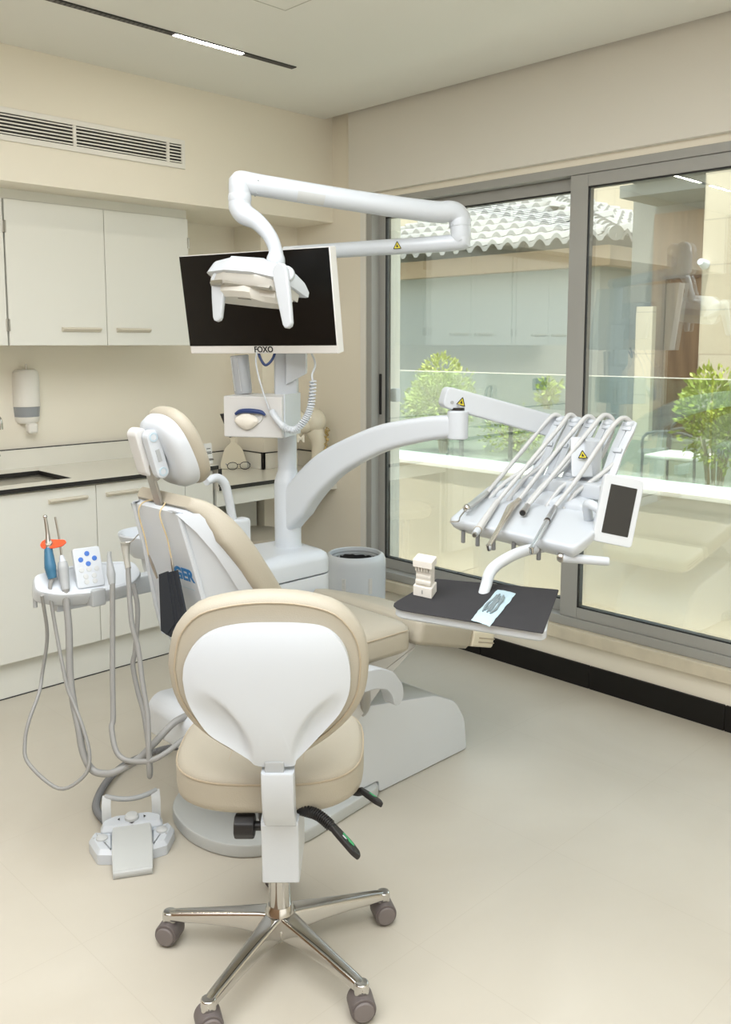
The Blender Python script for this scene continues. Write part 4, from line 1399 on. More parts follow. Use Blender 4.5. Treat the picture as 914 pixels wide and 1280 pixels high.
HOSES = {
 1: [(2.291, 1.761, 0.970), (2.369, 1.698, 1.090), (2.434, 1.645, 1.191), (2.460, 1.618, 1.224), (2.480, 1.606, 1.192), (2.444, 1.622, 1.127), (2.385, 1.664, 1.060), (2.325, 1.714, 1.006), (2.283, 1.746, 0.953)],
 2: [(2.234, 1.677, 0.959), (2.335, 1.620, 1.087), (2.420, 1.576, 1.189), (2.460, 1.564, 1.227), (2.480, 1.550, 1.195), (2.441, 1.567, 1.139), (2.381, 1.606, 1.071), (2.330, 1.646, 1.021), (2.286, 1.675, 0.953)],
 3: [(2.271, 1.621, 0.966), (2.359, 1.563, 1.098), (2.429, 1.517, 1.194), (2.460, 1.497, 1.226), (2.478, 1.483, 1.195), (2.433, 1.500, 1.135), (2.378, 1.530, 1.066), (2.325, 1.567, 1.015), (2.277, 1.598, 0.952)],
 4: [(2.239, 1.565, 0.960), (2.338, 1.505, 1.090), (2.422, 1.456, 1.201), (2.460, 1.438, 1.233), (2.480, 1.421, 1.203), (2.437, 1.433, 1.108), (2.380, 1.468, 1.050), (2.330, 1.505, 1.014), (2.288, 1.531, 0.954)],
 5: [(2.258, 1.480, 0.964), (2.321, 1.444, 1.048), (2.385, 1.410, 1.148), (2.429, 1.389, 1.208), (2.460, 1.372, 1.228), (2.482, 1.355, 1.197), (2.455, 1.361, 1.147), (2.426, 1.374, 1.099), (2.372, 1.412, 1.047), (2.322, 1.449, 1.004), (2.290, 1.469, 0.954)]}
GH = 'handpieces on the delivery unit'


def handpiece(name, label, cat, k, tip):
    t = thing(name, label, cat, tip, 0, GH)
    MB().tube(HOSES[k], .0072, 10, 6).build('hose', 'hose_light', t)
    return t


r_ = [V(HOSES[k][0]) for k in HOSES] ; r_ = dict(zip(HOSES, r_))
t = handpiece('air_water_syringe', 'steel air-water syringe with a bent needle tip, farthest left on the delivery unit', 'dental syringe', 1, (2.04, 1.68, .92))
a, b_ = r_[1], V((2.122, 1.708, .948))
MB().tube([a, a.lerp(b_, .4), b_.lerp(a, .1), b_], [.008, .0105, .0105, .012], 14).build('body', 'steel', t)
MB().sphere(b_, .0125, (1, 1, 1.1), 14, 10).build('head', 'chrome', t)
MB().tube([b_, (2.072, 1.693, .931), (2.045, 1.679, .922), (2.026, 1.697, .921)], .0022, 8).build('needle', 'steel', t)
t = handpiece('scaler_handpiece', 'white straight handpiece, second from the left on the delivery unit', 'handpiece', 2, (1.967, 1.558, .905))
a, b_ = r_[2], V((1.972, 1.560, .908))
MB().tube([a, a.lerp(b_, .85)], [.009, .0115], 16).build('body', 'plastic_warm', t)
MB().tube([a.lerp(b_, .85), a.lerp(b_, .97)], [.011, .009], 16).build('nose', 'plastic', t)
MB().cyl(a.lerp(b_, .845), a.lerp(b_, .86), .0118).build('red_ring', 'leather_dark', t)
MB().cyl(a.lerp(b_, .97), b_, .0075, .006).build('tip', 'steel', t)
t = handpiece('turbine_handpiece', 'champagne-coloured metal turbine handpiece in the middle of the delivery unit', 'handpiece', 3, (1.913, 1.465, .895))
a, b_, c_ = r_[3], V((2.186, 1.590, .957)), V((1.918, 1.467, .900))
MB().tube([a, a.lerp(b_, .6), b_, b_.lerp(c_, .2), b_.lerp(c_, .45), b_.lerp(c_, .8), c_], [.009, .010, .0125, .0105, .0075, .0062, .0065], 16).build('body', 'champagne', t)
MB().cyl(c_ + V((0, 0, .006)), c_ - V((-.004, 0, .012)), .0075, .0065, seg=14, bev=.002).build('head', 'chrome', t)
t = handpiece('motor_coupling', 'short steel coupling with a dark open end, fourth from the left on the delivery unit', 'handpiece', 4, (2.17, 1.536, .946))
a, b_ = r_[4], V((2.172, 1.536, .950))
MB().tube([a, b_], [.0085, .0105], 16).build('body', 'steel', t)
MB().cyl(b_, b_ + (b_ - a).normalized() * .003, .0085).build('socket', 'black', t)
t = handpiece('polished_handpiece', 'slim polished chrome handpiece, farthest right on the delivery unit', 'handpiece', 5, (1.948, 1.349, .902))
a, c_ = r_[5], V((1.952, 1.351, .906))
MB().tube([a, a.lerp(c_, .35), a.lerp(c_, .37), a.lerp(c_, .7), c_], [.0082, .0090, .0078, .0066, .0062], 16).build('body', 'chrome', t)
MB().cyl(a.lerp(c_, .345), a.lerp(c_, .365), .0095).build('dark_ring', 'black', t)
MB().cyl(c_ + V((0, 0, .006)), c_ - V((-.003, 0, .012)), .007, .006, seg=14, bev=.002).build('head', 'chrome', t)

# ------------------------------------------------------------------ assistant's instrument holder
ah = thing('assistant_holder', 'white assistant instrument holder with a keypad on a side arm of the dental chair', 'instrument holder', (1.21, 2.38, .74))
hu_, hv_, hn2 = V((.985, -.17, 0)).normalized(), V((.14, .80, .58)).normalized(), None
hv_ = (hv_ - hu_ * hv_.dot(hu_)).normalized(); hn2 = hu_.cross(hv_).normalized()
HC = V((1.208, 2.380, .772))
ho_ = rpoly([(-.160, -.018), (-.10, -.050), (.02, -.062), (.12, -.048), (.160, -.010), (.150, .042), (.06, .060), (-.06, .060), (-.150, .042)], [.02, .04, .06, .04, .02, .02, .05, .05, .02], 4)
MB().pad(ho_, HC, hu_, hv_, hn2, [(.03, -.060), (.008, -.055), (.001, -.044), (0, -.010), (.004, -.002), (.012, 0), (.018, -.004)]).build('holder_tray', 'plastic', ah, 45)
m = MB().box((1.115, 2.400, .680), (1.50, 2.450, .738), .008)
m.build('side_arm', 'plastic', ah)
MB().box((1.19, 2.33, .695), (1.235, 2.40, .745), .006).build('arm_clamp', 'grey_plastic', ah)
ku, kv = V((.985, -.17, 0)).normalized(), V((.06, .36, .93)).normalized()
kn = ku.cross(kv).normalized()
KC = V((1.204, 2.372, .806))
kp = MB().slab(rrect(.080, .118, .008, 3), KC - kn * .016, ku, kv, kn, .016, .004).build('keypad', 'plastic', ah)
for a, b_, mt in ((0, .040, 1), (-.020, .024, 1), (.020, .024, 1), (0, .010, 1), (-.022, -.006, 0), (0, -.006, 0), (.022, -.006, 0), (-.012, -.026, 0), (.012, -.026, 0), (-.012, -.042, 0), (.012, -.042, 0)):
    bt = MB().lathe([(.0075, 0), (.0072, .0012), (.004, .0016)], KC + ku * a + kv * b_, kn, 16).build('button', 'button_blue' if mt else 'grey_light', kp)
    if mt:
        bt['label'] = 'blue round button'
for q in (HC + hu_ * -.148 + hn2 * -.05, ):
    MB().cyl(q - Z3 * .03, q + Z3 * .01, .006).build('hose_socket', 'grey_plastic', ah)

GA = "instruments on the assistant's holder"
t = thing('curing_light', 'blue curing light with an orange eye shield in the assistant holder', 'curing light', (1.12, 2.46, .80), 0, GA)
c0 = [(1.139, 2.498, 0.940), (1.140, 2.489, 0.896), (1.137, 2.479, 0.853)]
MB().tube(c0, [.0045, .0055, .0095], 12).build('light_guide', 'steel', t)
MB().sphere(c0[0], .0068, (1, 1, .8), 12, 8).build('guide_tip', 'chrome', t)
MB().tube([(1.137, 2.479, .853), (1.135, 2.475, .838), (1.132, 2.462, .80), (1.132, 2.452, .768)], [.011, .0125, .0165, .012], 14).build('body', 'blue', t)
sc_ = V((1.143, 2.478, .862))
shp = [(.9 * a, .9 * b) for a, b in [(.020 * math.cos(a) - .012, .018 * math.sin(a)) for a in [math.pi * (.35 + 1.3 * i / 12) for i in range(13)]] + [(.010, -.018), (.040, -.012), (.052, .002), (.044, .012), (.020, .014)]]
su = V((.70, -.70, .06)).normalized(); sv = V((.5, .52, .75)).normalized(); sn = su.cross(sv).normalized()
MB().slab(rpoly(shp, .004, 2), sc_, su, sv, sn, .004, .001).build('eye_shield', 'orange', t)
MB().lathe([(.010, -.004), (.012, .003), (.009, .009)], sc_ - su * .003, sn, 16).build('collar', 'steel', t)
CB = [(1.132, 2.452, 0.770), (1.121, 2.446, 0.735), (1.126, 2.430, 0.622), (1.126, 2.377, 0.477), (1.131, 2.351, 0.432), (1.136, 2.307, 0.367), (1.134, 2.270, 0.299), (1.114, 2.268, 0.247), (1.062, 2.313, 0.213), (1.016, 2.396, 0.272), (1.021, 2.428, 0.320), (1.042, 2.444, 0.373), (1.085, 2.468, 0.436), (1.109, 2.494, 0.481), (1.118, 2.470, 0.60), (1.085, 2.420, 0.735)]
MB().tube(CB[:2] + CB[2:], [.0065, .0055] + [.0052] * 14, 10).build('cord', 'hose_light', t).data.materials[0] = M['hose']
t = thing('suction_tube', 'grey suction handpiece with a thin steel tube, beside the orange shield in the assistant holder', 'suction', (1.156, 2.42, .74), 0, GA)
MB().tube([(1.163, 2.484, 0.938), (1.166, 2.472, 0.882), (1.166, 2.460, 0.826)], .0032, 8).build('steel_tube', 'steel', t)
MB().tube([(1.166, 2.460, 0.828), (1.165, 2.452, 0.810)], [.006, .010], 12).build('collar', 'plastic', t)
MB().tube([(1.165, 2.453, .811), (1.163, 2.447, .795), (1.161, 2.438, .765), (1.158, 2.425, .735)], [.0125, .0155, .014, .0115], 14).build('body', 'grey_plastic', t)
HCp = [(1.158, 2.425, .738), (1.156, 2.420, 0.70), (1.152, 2.403, 0.620), (1.140, 2.382, 0.503), (1.136, 2.360, 0.428), (1.132, 2.325, 0.363), (1.131, 2.302, 0.299), (1.140, 2.271, 0.256), (1.161, 2.236, 0.249), (1.184, 2.214, 0.256), (1.237, 2.194, 0.278), (1.276, 2.175, 0.315), (1.345, 2.165, 0.365), (1.43, 2.17, .37)]
MB().tube(HCp, .0100, 12).build('hose', 'hose', t)
t = thing('suction_nozzle', 'short grey suction nozzle right of the keypad in the assistant holder', 'suction', (1.25, 2.33, .76), 0, GA)
MB().tube([(1.257, 2.349, 0.843), (1.255, 2.347, 0.822), (1.254, 2.338, 0.780), (1.252, 2.330, 0.752)], [.0058, .0068, .0128, .0095], 14).build('body', 'grey_plastic', t)
HD = [(1.252, 2.328, 0.756), (1.241, 2.316, 0.620), (1.226, 2.297, 0.503), (1.208, 2.268, 0.389), (1.198, 2.260, 0.363), (1.191, 2.231, 0.315), (1.198, 2.206, 0.292), (1.215, 2.174, 0.288), (1.244, 2.132, 0.295), (1.285, 2.110, 0.315), (1.345, 2.12, 0.33), (1.43, 2.14, .33)]
MB().tube(HD, .0075, 12).build('hose', 'hose', t)
t = thing('saliva_ejector', 'grey-green saliva ejector with a hooked wire, at the right end of the assistant holder', 'suction', (1.29, 2.3, .8), 0, GA)
MB().tube([(1.299, 2.332, 0.866), (1.298, 2.330, 0.852), (1.292, 2.315, .82), (1.288, 2.301, 0.797)], [.0150, .0120, .0085, .0085], 14).build('body', 'hose_head', t)
MB().tube([(1.300, 2.331, .866), (1.313, 2.318, .870), (1.325, 2.304, .889), (1.334, 2.290, .897)], .0016, 6).build('wire', 'steel', t)
HE = [(1.288, 2.302, 0.799), (1.272, 2.264, 0.659), (1.274, 2.235, 0.581), (1.265, 2.200, 0.488), (1.258, 2.166, 0.405), (1.241, 2.138, 0.308), (1.243, 2.140, 0.247), (1.262, 2.167, 0.267), (1.286, 2.232, 0.376), (1.288, 2.269, 0.443), (1.289, 2.293, 0.512), (1.298, 2.292, 0.561), (1.317, 2.306, 0.671), (1.319, 2.331, 0.740)]
MB().tube(HE, .0072, 12).build('hose', 'hose', t)
# the instruments hang in the slots along the front edge of the holder
for q in COL.objects:
    if q.get('group') == GA:
        q.location = V(q.location) - FH * .06 + RH * .019 + Z3 * .018
# cup bowl behind the holder
t = thing('spittoon_bowl', 'white spittoon bowl partly hidden behind the chair back', 'bowl', (1.60, 2.66, .70))
sbc = V((1.56, 2.645, .748))
MB().lathe([(.03, -.02), (.05, -.015), (.085, .03), (.098, .065), (.096, .070), (.090, .066), (.078, .035), (.045, -.004), (.02, -.006)], sbc, seg=36).build('bowl', 'plastic', t)
MB().tube([sbc + V((0, 0, -.01)), sbc + V((.03, 0, -.09)), V((1.70, 2.60, .60)), V((1.84, 2.56, .58))], .026, 16).build('bowl_arm', 'plastic', t)

# ------------------------------------------------------------------ foot control
fc = thing('foot_control', 'white foot control with a grey pedal and a raised grey bow on the floor', 'foot control', (1.216, 2.193, 0))
fw_, fa_ = V((.87, -.49, 0)).normalized(), V((.49, .87, 0)).normalized()
F0 = V((1.216, 2.193, 0.001))
def fp(w, a, z):
    return F0 + fw_ * w + fa_ * a + Z3 * z
for s, nm in ((-1, ''), (1, '')):
    o = [(s * .050, -.062), (s * .096, -.050), (s * .122, .028), (s * .108, .058), (s * .052, .040)]
    m = MB()
    o = rpoly(o, .008, 3)
    lo_r = [fp(a, b_, 0) for a, b_ in o]
    mi_r = [fp(a, b_, .028) for a, b_ in o]
    hi = inset2(o, .010)
    hi_r = [fp(a, b_, .040 + .030 * (b_ + .06)) for a, b_ in hi]
    m.loft([lo_r, mi_r, hi_r])
    wg = m.build('side_wing', 'plastic', fc, 18)
    k = fp(s * .084, .010, .0425)
    MB().lathe([(.0165, -.004), (.0165, .004), (.013, .007), (.004, .008)], k, (0.05, -.03, 1), 20).build('side_button', 'grey_light', wg)
    mk = MB()
    for a in (.9, 1.6, 2.3, -1.57):
        mk.cyl(k + V((.023 * math.cos(a), .023 * math.sin(a), -.004)), k + V((.023 * math.cos(a), .023 * math.sin(a), .002)), .0028, seg=10)
    mk.build('button_marks', 'grey_light', wg)
o = rpoly([(-.088, .030), (.088, .030), (.088, .068), (.05, .090), (-.05, .090), (-.088, .068)], .012, 3)
m = MB()
m.loft([[fp(a, b_, 0) for a, b_ in o], [fp(a, b_, .048) for a, b_ in o], [fp(a, b_, .064 + .10 * (b_ - .06)) for a, b_ in inset2(o, .008)]])
cb_ = m.build('centre_block', 'plastic', fc, 18)
k = fp(0.0, .062, .066)
MB().lathe([(.020, -.004), (.020, .006), (.016, .011), (.005, .013)], k, (-.04, -.07, 1), 22).build('joystick', 'grey_light', cb_)
mk = MB()
for s in (-1, 1):
    mk.slab([(s * .040, 0), (s * .034, .007), (s * .034, -.007)], fp(0, .062, .0655), fw_, fa_, Z3, .001)
mk.slab([(0, -.029), (.007, -.023), (-.007, -.023)], fp(0, .062, .0635), fw_, fa_, Z3, .001)
mk.build('arrow_marks', 'text_black', cb_)
m = MB()
rg = []
for a, z, hw in ((.045, .058, .052), (.02, .056, .055), (-.06, .040, .056), (-.118, .025, .054), (-.128, .020, .053), (-.134, .006, .053)):
    rg.append([fp(-hw, a, max(.001, z - .018)), fp(hw, a, max(.001, z - .018)), fp(hw, a, z - .002), fp(hw - .003, a, z), fp(-hw + .003, a, z), fp(-hw, a, z - .002)])
m.loft(rg)
pd = m.build('pedal', 'grey_light', fc, 30)
pd.data.materials[0] = M['grey_plate']
MB().obox(fp(0, -.128, .012), fw_, fa_, Z3, .104, .018, .014, .004).build('pedal_lip', 'grey_light', pd)
for s in (-1, 1):
    q = [fp(s * .070, .085, .02), fp(s * .072, .100, .085), fp(s * .070, .128, .108)]
    MB().tube([q[0], q[1], q[2]], 1.0, k=4, sq=[(-.004, -.013), (.004, -.013), (.004, .013), (-.004, .013)], up=tuple(fw_)).build('bow_support', 'grey_light', fc)
MB().tube([fp(-.074, .128, .108), fp(-.060, .121, .106), fp(-.03, .110, .103), fp(0, .106, .102), fp(.03, .110, .103), fp(.060, .121, .106), fp(.074, .128, .108)], .0075, 12).build('bow', 'grey_plastic', fc)
cpts = [(1.225, 2.315, .022), (1.222, 2.36, .020), (1.237, 2.447, .020), (1.288, 2.523, .020), (1.369, 2.600, .020), (1.452, 2.647, .020), (1.54, 2.66, .020), (1.62, 2.63, .03), (1.66, 2.55, .04), (1.66, 2.36, .05)]
ck = thing('floor_cable', 'dark grey corrugated cable on the floor from the foot control to the chair base', 'cable', (1.3, 2.5, 0))
P = crom(cpts, 30)
m = MB()
rr_ = [(.0122 if i % 2 else .0106) for i in range(len(P))]
m.tube(P, rr_, 12, 1)
m.build('corrugated_hose', 'hose_dark', ck)

# ------------------------------------------------------------------ dentist's stool
st_ = thing('dentist_stool', 'beige and white dentist stool with a chrome star base in front of the dental chair', 'stool', (1.24, 1.55, 0))
H0 = V((1.243, 1.553, 0))
def sp3(r, f, z):
    return H0 + RH * r + FH * f + Z3 * z
BX = .010           # sideways offset of the back
bk = [(-.195, .025), (-.190, .065), (-.176, .108), (-.135, .150), (-.066, .170), (.010, .176), (.082, .170), (.143, .150), (.182, .108), (.198, .062), (.199, .015), (.190, -.035), (.165, -.080), (.125, -.120), (.074, -.155), (.045, -.168), (-.020, -.170), (-.065, -.155), (-.120, -.120), (-.160, -.080), (-.186, -.030)]
bk = [(a * 1.045, b_ * 1.05) for a, b_ in bk]
bkP = [(p.x, p.y) for p in crom([(a, b_, 0) for a, b_ in bk] + [(bk[0][0], bk[0][1], 0)], 3)][:-1]
BCz, BF = .769, -.225
bo0 = sp3(0.002, BF, BCz)
bvv = (Z3 - FH * .04).normalized()
bnn = -(FH + Z3 * .04).normalized()
m = MB().pad(bkP, bo0, RH, bvv, bnn, [(.09, -.078), (.04, -.070), (.012, -.052), (.001, -.030), (0, -.012), (.005, .002), (.015, .010), (.024, .012), (.05, .010)])
bk_o = m.build('backrest', 'leather', st_, 60)
sx = inset2(bkP, .0175)
MB().tube([bo0 + RH * a + bvv * b_ + bnn * .0118 for a, b_ in sx + sx[:1]], .0022, 6, 1).build('stitched_seam', 'leather_dark', bk_o)
# moulded white panel with a fan-shaped rib
wp = [(-.163, .012), (-.158, .045), (-.138, .080), (-.103, .105), (-.053, .117), (.010, .120), (.080, .118), (.120, .110), (.146, .090), (.162, .060), (.168, .020), (.164, -.020), (.146, -.058), (.116, -.093), (.082, -.130), (.060, -.153), (.050, -.166), (-.016, -.166), (-.036, -.152), (-.074, -.127), (-.114, -.100), (-.142, -.060), (-.157, -.025)]
wp = [(a * 1.02, b_ * 1.05) for a, b_ in wp]
wpP = [(p.x, p.y) for p in crom([(a, b_, 0) for a, b_ in wp] + [(wp[0][0], wp[0][1], 0)], 4)][:-1]
def sstep(e0, e1, x):
    t = max(0.0, min(1.0, (x - e0) / (e1 - e0)))
    return t * t * (3 - 2 * t)
def relief(x, z, t):
    xr = x - .012
    zz = z + .166
    xf = .036 + .02 * (zz / .166) ** 1.0 + .085 * (max(0, zz) / .166) ** 2.6
    fade = 1 - sstep(.085, .165, zz)
    side = sstep(0, .014, abs(xr) - xf) * fade
    dome = .018 * (1 - t ** 3)
    return .030 + dome - side * .022 * (1 - t ** 5)
m = MB()
rg = []
cx_, cz_ = .008, -.015
NR = 26
for j in range(NR):
    t = 1 - j / (NR - 1) * .985
    ring_ = []
    for a, b_ in wpP:
        x, z = cx_ + (a - cx_) * t, cz_ + (b_ - cz_) * t
        ring_.append(bo0 + RH * x + bvv * z + bnn * relief(x, z, t))
    rg.append(ring_)
rim = [bo0 + RH * a + bvv * b_ + bnn * .002 for a, b_ in wpP]
rim2 = [bo0 + RH * (cx_ + (a - cx_) * 1.004) + bvv * (cz_ + (b_ - cz_) * 1.004) + bnn * .024 for a, b_ in wpP]
m.loft([rim, rim2] + rg, cap0=False)
m.build('back_panel', 'plastic', st_, 60)
# seat
so_ = superell(.216, .210, 3.0, 56)
sc0 = sp3(-.016, .035, .440)
m = MB().pad(so_, sc0, RH, FH, Z3, [(.05, 0), (.015, .004), (.002, .014), (0, .028), (0, .060), (.003, .076), (.014, .088), (.04, .094), (.10, .097)])
se = m.build('seat', 'leather', st_, 60)
se_r = inset2(so_, .0015)
MB().tube([sc0 + RH * a + FH * b_ + Z3 * .074 for a, b_ in se_r + se_r[:1]], .0022, 6, 1).build('seat_seam', 'leather_dark', se)
m = MB()
for s in (-1, 1):
    m.tube([sc0 + RH * (s * .085) - FH * .19 + Z3 * .086, sc0 + RH * (s * .082) - FH * .12 + Z3 * .0955, sc0 + RH * (s * .08) + FH * .05 + Z3 * .097], .0014, 6)
m.build('stitched_lines', 'leather_dark', se)
MB().box((-.10, -.10, -.012), (.10, .10, 0), .003, mtx=Matrix.Translation(sp3(.005, .02, .439)) @ Matrix.Rotation(R(-44.5), 4, 'Z')).build('seat_plate', 'black', st_)
# white spine: upper bar and lower box
SR = .022
def rbox(r0, r1, secs):
    rg = []
    for f0, f1, z in secs:
        o = rpoly([(r0, f0), (r1, f0), (r1, f1), (r0, f1)], .006, 3)
        rg.append([sp3(a, b_, z) for a, b_ in o])
    return rg
m = MB().loft(rbox(SR - .031, SR + .036, [(-.262, -.222, .584), (-.264, -.220, .580), (-.262, -.215, .54), (-.245, -.20, .48), (-.212, -.17, .445), (-.19, -.14, .43)]))
m.build('spine_bar', 'plastic', st_, 30)
m = MB().loft(rbox(SR - .040, SR + .040, [(-.186, -.02, .300), (-.190, -.015, .304), (-.196, -.012, .40), (-.206, -.012, .440), (-.202, -.016, .447), (-.15, -.02, .452)]))
m.build('spine_box', 'plastic', st_, 30)
MB().obox(sp3(SR - .004, -.246, .588), RH, FH, Z3, .040, .020, .036, .004).build('back_stem', 'grey_plastic', st_)
MB().cyl(sp3(0, 0, .09), sp3(0, 0, .32), .0265, seg=28).build('column', 'chrome', st_)
MB().cyl(sp3(0, 0, .30), sp3(0, 0, .44), .019, seg=24).build('gas_lift', 'chrome', st_)
MB().obox(sp3(.01, .0, .405), RH, FH, Z3, .10, .16, .065, .01).build('mechanism', 'black', st_)
# knob and levers
kb0, kb1 = sp3(-.080, -.155, .412), sp3(-.036, -.155, .412)
m = MB()
ax = RH
u_, v_, _ = basis(ax)
oct_ = rpoly([(.027 * math.cos(math.pi / 4 * i + .2), .027 * math.sin(math.pi / 4 * i + .2)) for i in range(8)], .004, 2)
m.slab(oct_, kb0, FH, Z3, RH, .044, .004)
m.build('knob', 'black', st_)
MB().cyl(kb1, sp3(.0, -.155, .412), .010).build('knob_shaft', 'black', st_)
MB().tube([sp3(-.05, -.10, .445), sp3(-.012, -.12, .452)], .010, 10).build('knob_stop', 'black', st_)
a0 = [(1.158, 1.388, 0.452), (1.176, 1.372, 0.456), (1.190, 1.340, 0.453), (1.198, 1.310, 0.438)]
lv = MB().tube([sp3(.05, -.10, .438), (1.172, 1.400, 0.452), (1.188, 1.350, 0.452), (1.196, 1.312, 0.436)], [.009, .009, .0085, .0095], 12)
lvo = lv.build('height_lever', 'black', st_)
m = MB()
path = crom([(1.176, 1.392, 0.453), (1.188, 1.352, 0.452), (1.195, 1.316, 0.438)], 8)
for i in range(0, len(path) - 1):
    m.cyl(path[i], path[i].lerp(path[i + 1], .5), .0125, seg=14, bev=.001)
m.build('bellows', 'black', lvo)
g0, g1 = V((1.195, 1.318, .440)), V((1.207, 1.238, .392))
gd = (g1 - g0).normalized(); gu = gd.cross(V((.45, -.4, .8))).normalized(); gn_ = gu.cross(gd).normalized()
gn_ = gn_ if gn_.dot(-FH) > -0.2 and gn_.z > 0 else -gn_
out_ = [(0, -.010), (.02, -.013), (.055, -.015), (.080, -.010), (.092, .006), (.075, .014), (.02, .013), (0, .010)]
MB().slab(rpoly(out_, .005, 3), g0 - gn_ * .006, gd, gu, gn_, .013, .004).build('grip', 'black', lvo)
MB().slab(rpoly([(.030, -.006), (.060, -.007), (.066, .0), (.05, .004), (.048, -.001), (.030, .001)], .002, 2), g0 + gn_ * .0072, gd, gu, gn_, .0008).build('green_mark', 'green_mark', lvo)
MB().slab(rpoly([(.034, .003), (.046, .003), (.044, .0075), (.034, .0075)], .001, 2), g0 + gn_ * .0072, gd, gu, gn_, .0008).build('white_mark', 'plastic', lvo)
l2 = MB().tube([sp3(.09, .02, .430), (1.330, 1.392, .438), (1.338, 1.368, .444)], .009, 10).build('tilt_lever', 'black', st_)
g0, g1 = V((1.336, 1.372, .446)), V((1.345, 1.312, .430))
gd = (g1 - g0).normalized(); gu = gd.cross(V((.45, -.4, .8))).normalized(); gn_ = gu.cross(gd).normalized(); gn_ = gn_ if gn_.z > 0 else -gn_
MB().slab(rpoly([(0, -.008), (.02, -.012), (.052, -.010), (.066, .004), (.05, .012), (0, .009)], .004, 3), g0 - gn_ * .006, gd, gu, gn_, .012, .003).build('grip', 'black', l2)
MB().slab(rpoly([(.022, -.004), (.042, -.004), (.036, .004), (.022, .003)], .001, 2), g0 + gn_ * .0062, gd, gu, gn_, .0008).build('green_mark', 'green_mark', l2)
# star base
MB().lathe([(.030, .062), (.038, .068), (.041, .095), (.036, .115), (.028, .130)], H0, seg=28).build('hub', 'chrome', st_)
MB().lathe([(.016, 0), (.015, .004), (.006, .006)], sp3(0, -.040, .072), -FH + Z3 * -.15, 16).build('hub_bolt', 'steel', st_)
for k in range(5):
    a = R(54 + 72 * k)
    d = V((math.cos(a), math.sin(a), 0)); tt = V((-d.y, d.x, 0))
    m = MB()
    rg = []
    for q, zt, hh, ww in ((.018, .114, .046, .026), (.045, .112, .042, .024), (.10, .104, .032, .020), (.18, .093, .024, .0165), (.255, .083, .020, .0145), (.283, .078, .018, .0135), (.292, .074, .012, .010)):
        ww *= 1.15
        hh *= 1.18
        o = rpoly([(-ww, -hh), (ww, -hh), (ww * .78, 0), (-ww * .78, 0)], .008, 3)
        rg.append([H0 + d * q + tt * a_ + Z3 * (zt + b_) for a_, b_ in o])
    m.loft(rg)
    m.cyl(H0 + d * .278 + Z3 * .046, H0 + d * .278 + Z3 * .079, .0165, seg=18, bev=.004)
    m.build('leg', 'chrome', st_, 50)
    sa = a + R(random.uniform(-15, 15)) + R(90)
    wd = V((math.cos(a + R(70)), math.sin(a + R(70)), 0))
    wd = Matrix.Rotation(R((8, -14, 20, 12, 16)[k]), 3, 'Z') @ FH
    cc_ = H0 + d * .278 + Z3 * .0285
    wdir = wd.cross(Z3)
    cs = MB().cyl(cc_ - wd * .027, cc_ + wd * .027, .0285, seg=28, bev=.005).build('caster', 'caster', st_)
    m = MB()
    for s in (-1, 1):
        m.lathe([(.0225, 0), (.0225, .003), (.0205, .0052), (.008, .0060)], cc_ + wd * (.0265 * s), wd * s, 24)
    m.build('wheel_cap', 'caster_face', cs)
    MB().cyl(cc_ + Z3 * .02, cc_ + Z3 * .040, .010, seg=14).build('caster_stem', 'steel', cs)

# ------------------------------------------------------------------ outside: parapet, railing, garden, houses
pw = MB().box((4.20, -2.0, -.5), (4.50, 4.6, .690)).build('parapet_wall', 'travertine')
struct(pw)
struct(MB().box((4.18, -2.0, .690), (4.53, 4.6, .716), .004).build('parapet_coping', 'coping'))
struct(MB().box((XW + .28, -2.0, -.10), (4.20, 4.6, -.04)).build('terrace_floor', 'coping'))
rg_ = thing('glass_railing', 'clear glass railing panels standing on the white parapet outside', 'railing', (4.44, 1.5, .716))
for y0, y1 in ((-1.6, .18), (.20, 1.98), (2.0, 4.5)):
    g = MB().box((4.434, y0, .717), (4.446, y1, 1.272)).build('panel', 'rail_glass', rg_)
    MB().box((4.433, y0, 1.2722), (4.447, y1, 1.277)).build('polished_edge', 'coping', g)
struct(MB().box((4.53, -8, .25), (26, 26, .40)).build('ground_outside', 'ground'))

# neighbour's house with a tiled hip roof
hs_ = thing('neighbour_house', "neighbour's low house with a white barrel-tiled hip roof seen through the left pane", 'house', (13.3, 8.9, .4))
HC_ = V((13.0, 8.9, 0)); HE_, ZE, ZA = 3.3, 2.72, 3.98
MB().box((HC_.x - 2.8, HC_.y - 2.8, .4), (HC_.x + 2.8, HC_.y + 2.8, ZE - .18)).build('wall', 'house_wall', hs_)
m = MB()
hw_ = 3.12
for k in range(4):
    pass
m.box((HC_.x - hw_, HC_.y - hw_, ZE - .30), (HC_.x + hw_, HC_.y - hw_ + .16, ZE - .06)).box((HC_.x - hw_, HC_.y + hw_ - .16, ZE - .30), (HC_.x + hw_, HC_.y + hw_, ZE - .06))
m.box((HC_.x - hw_, HC_.y - hw_ + .16, ZE - .30), (HC_.x - hw_ + .16, HC_.y + hw_ - .16, ZE - .06)).box((HC_.x + hw_ - .16, HC_.y - hw_ + .16, ZE - .30), (HC_.x + hw_, HC_.y + hw_ - .16, ZE - .06))
m.build('eave_beam', 'eave_wood', hs_)
MB().box((HC_.x - hw_ + .05, HC_.y - hw_ + .05, ZE - .10), (HC_.x + hw_ - .05, HC_.y + hw_ - .05, ZE - .05)).build('soffit', 'eave_wood', hs_)
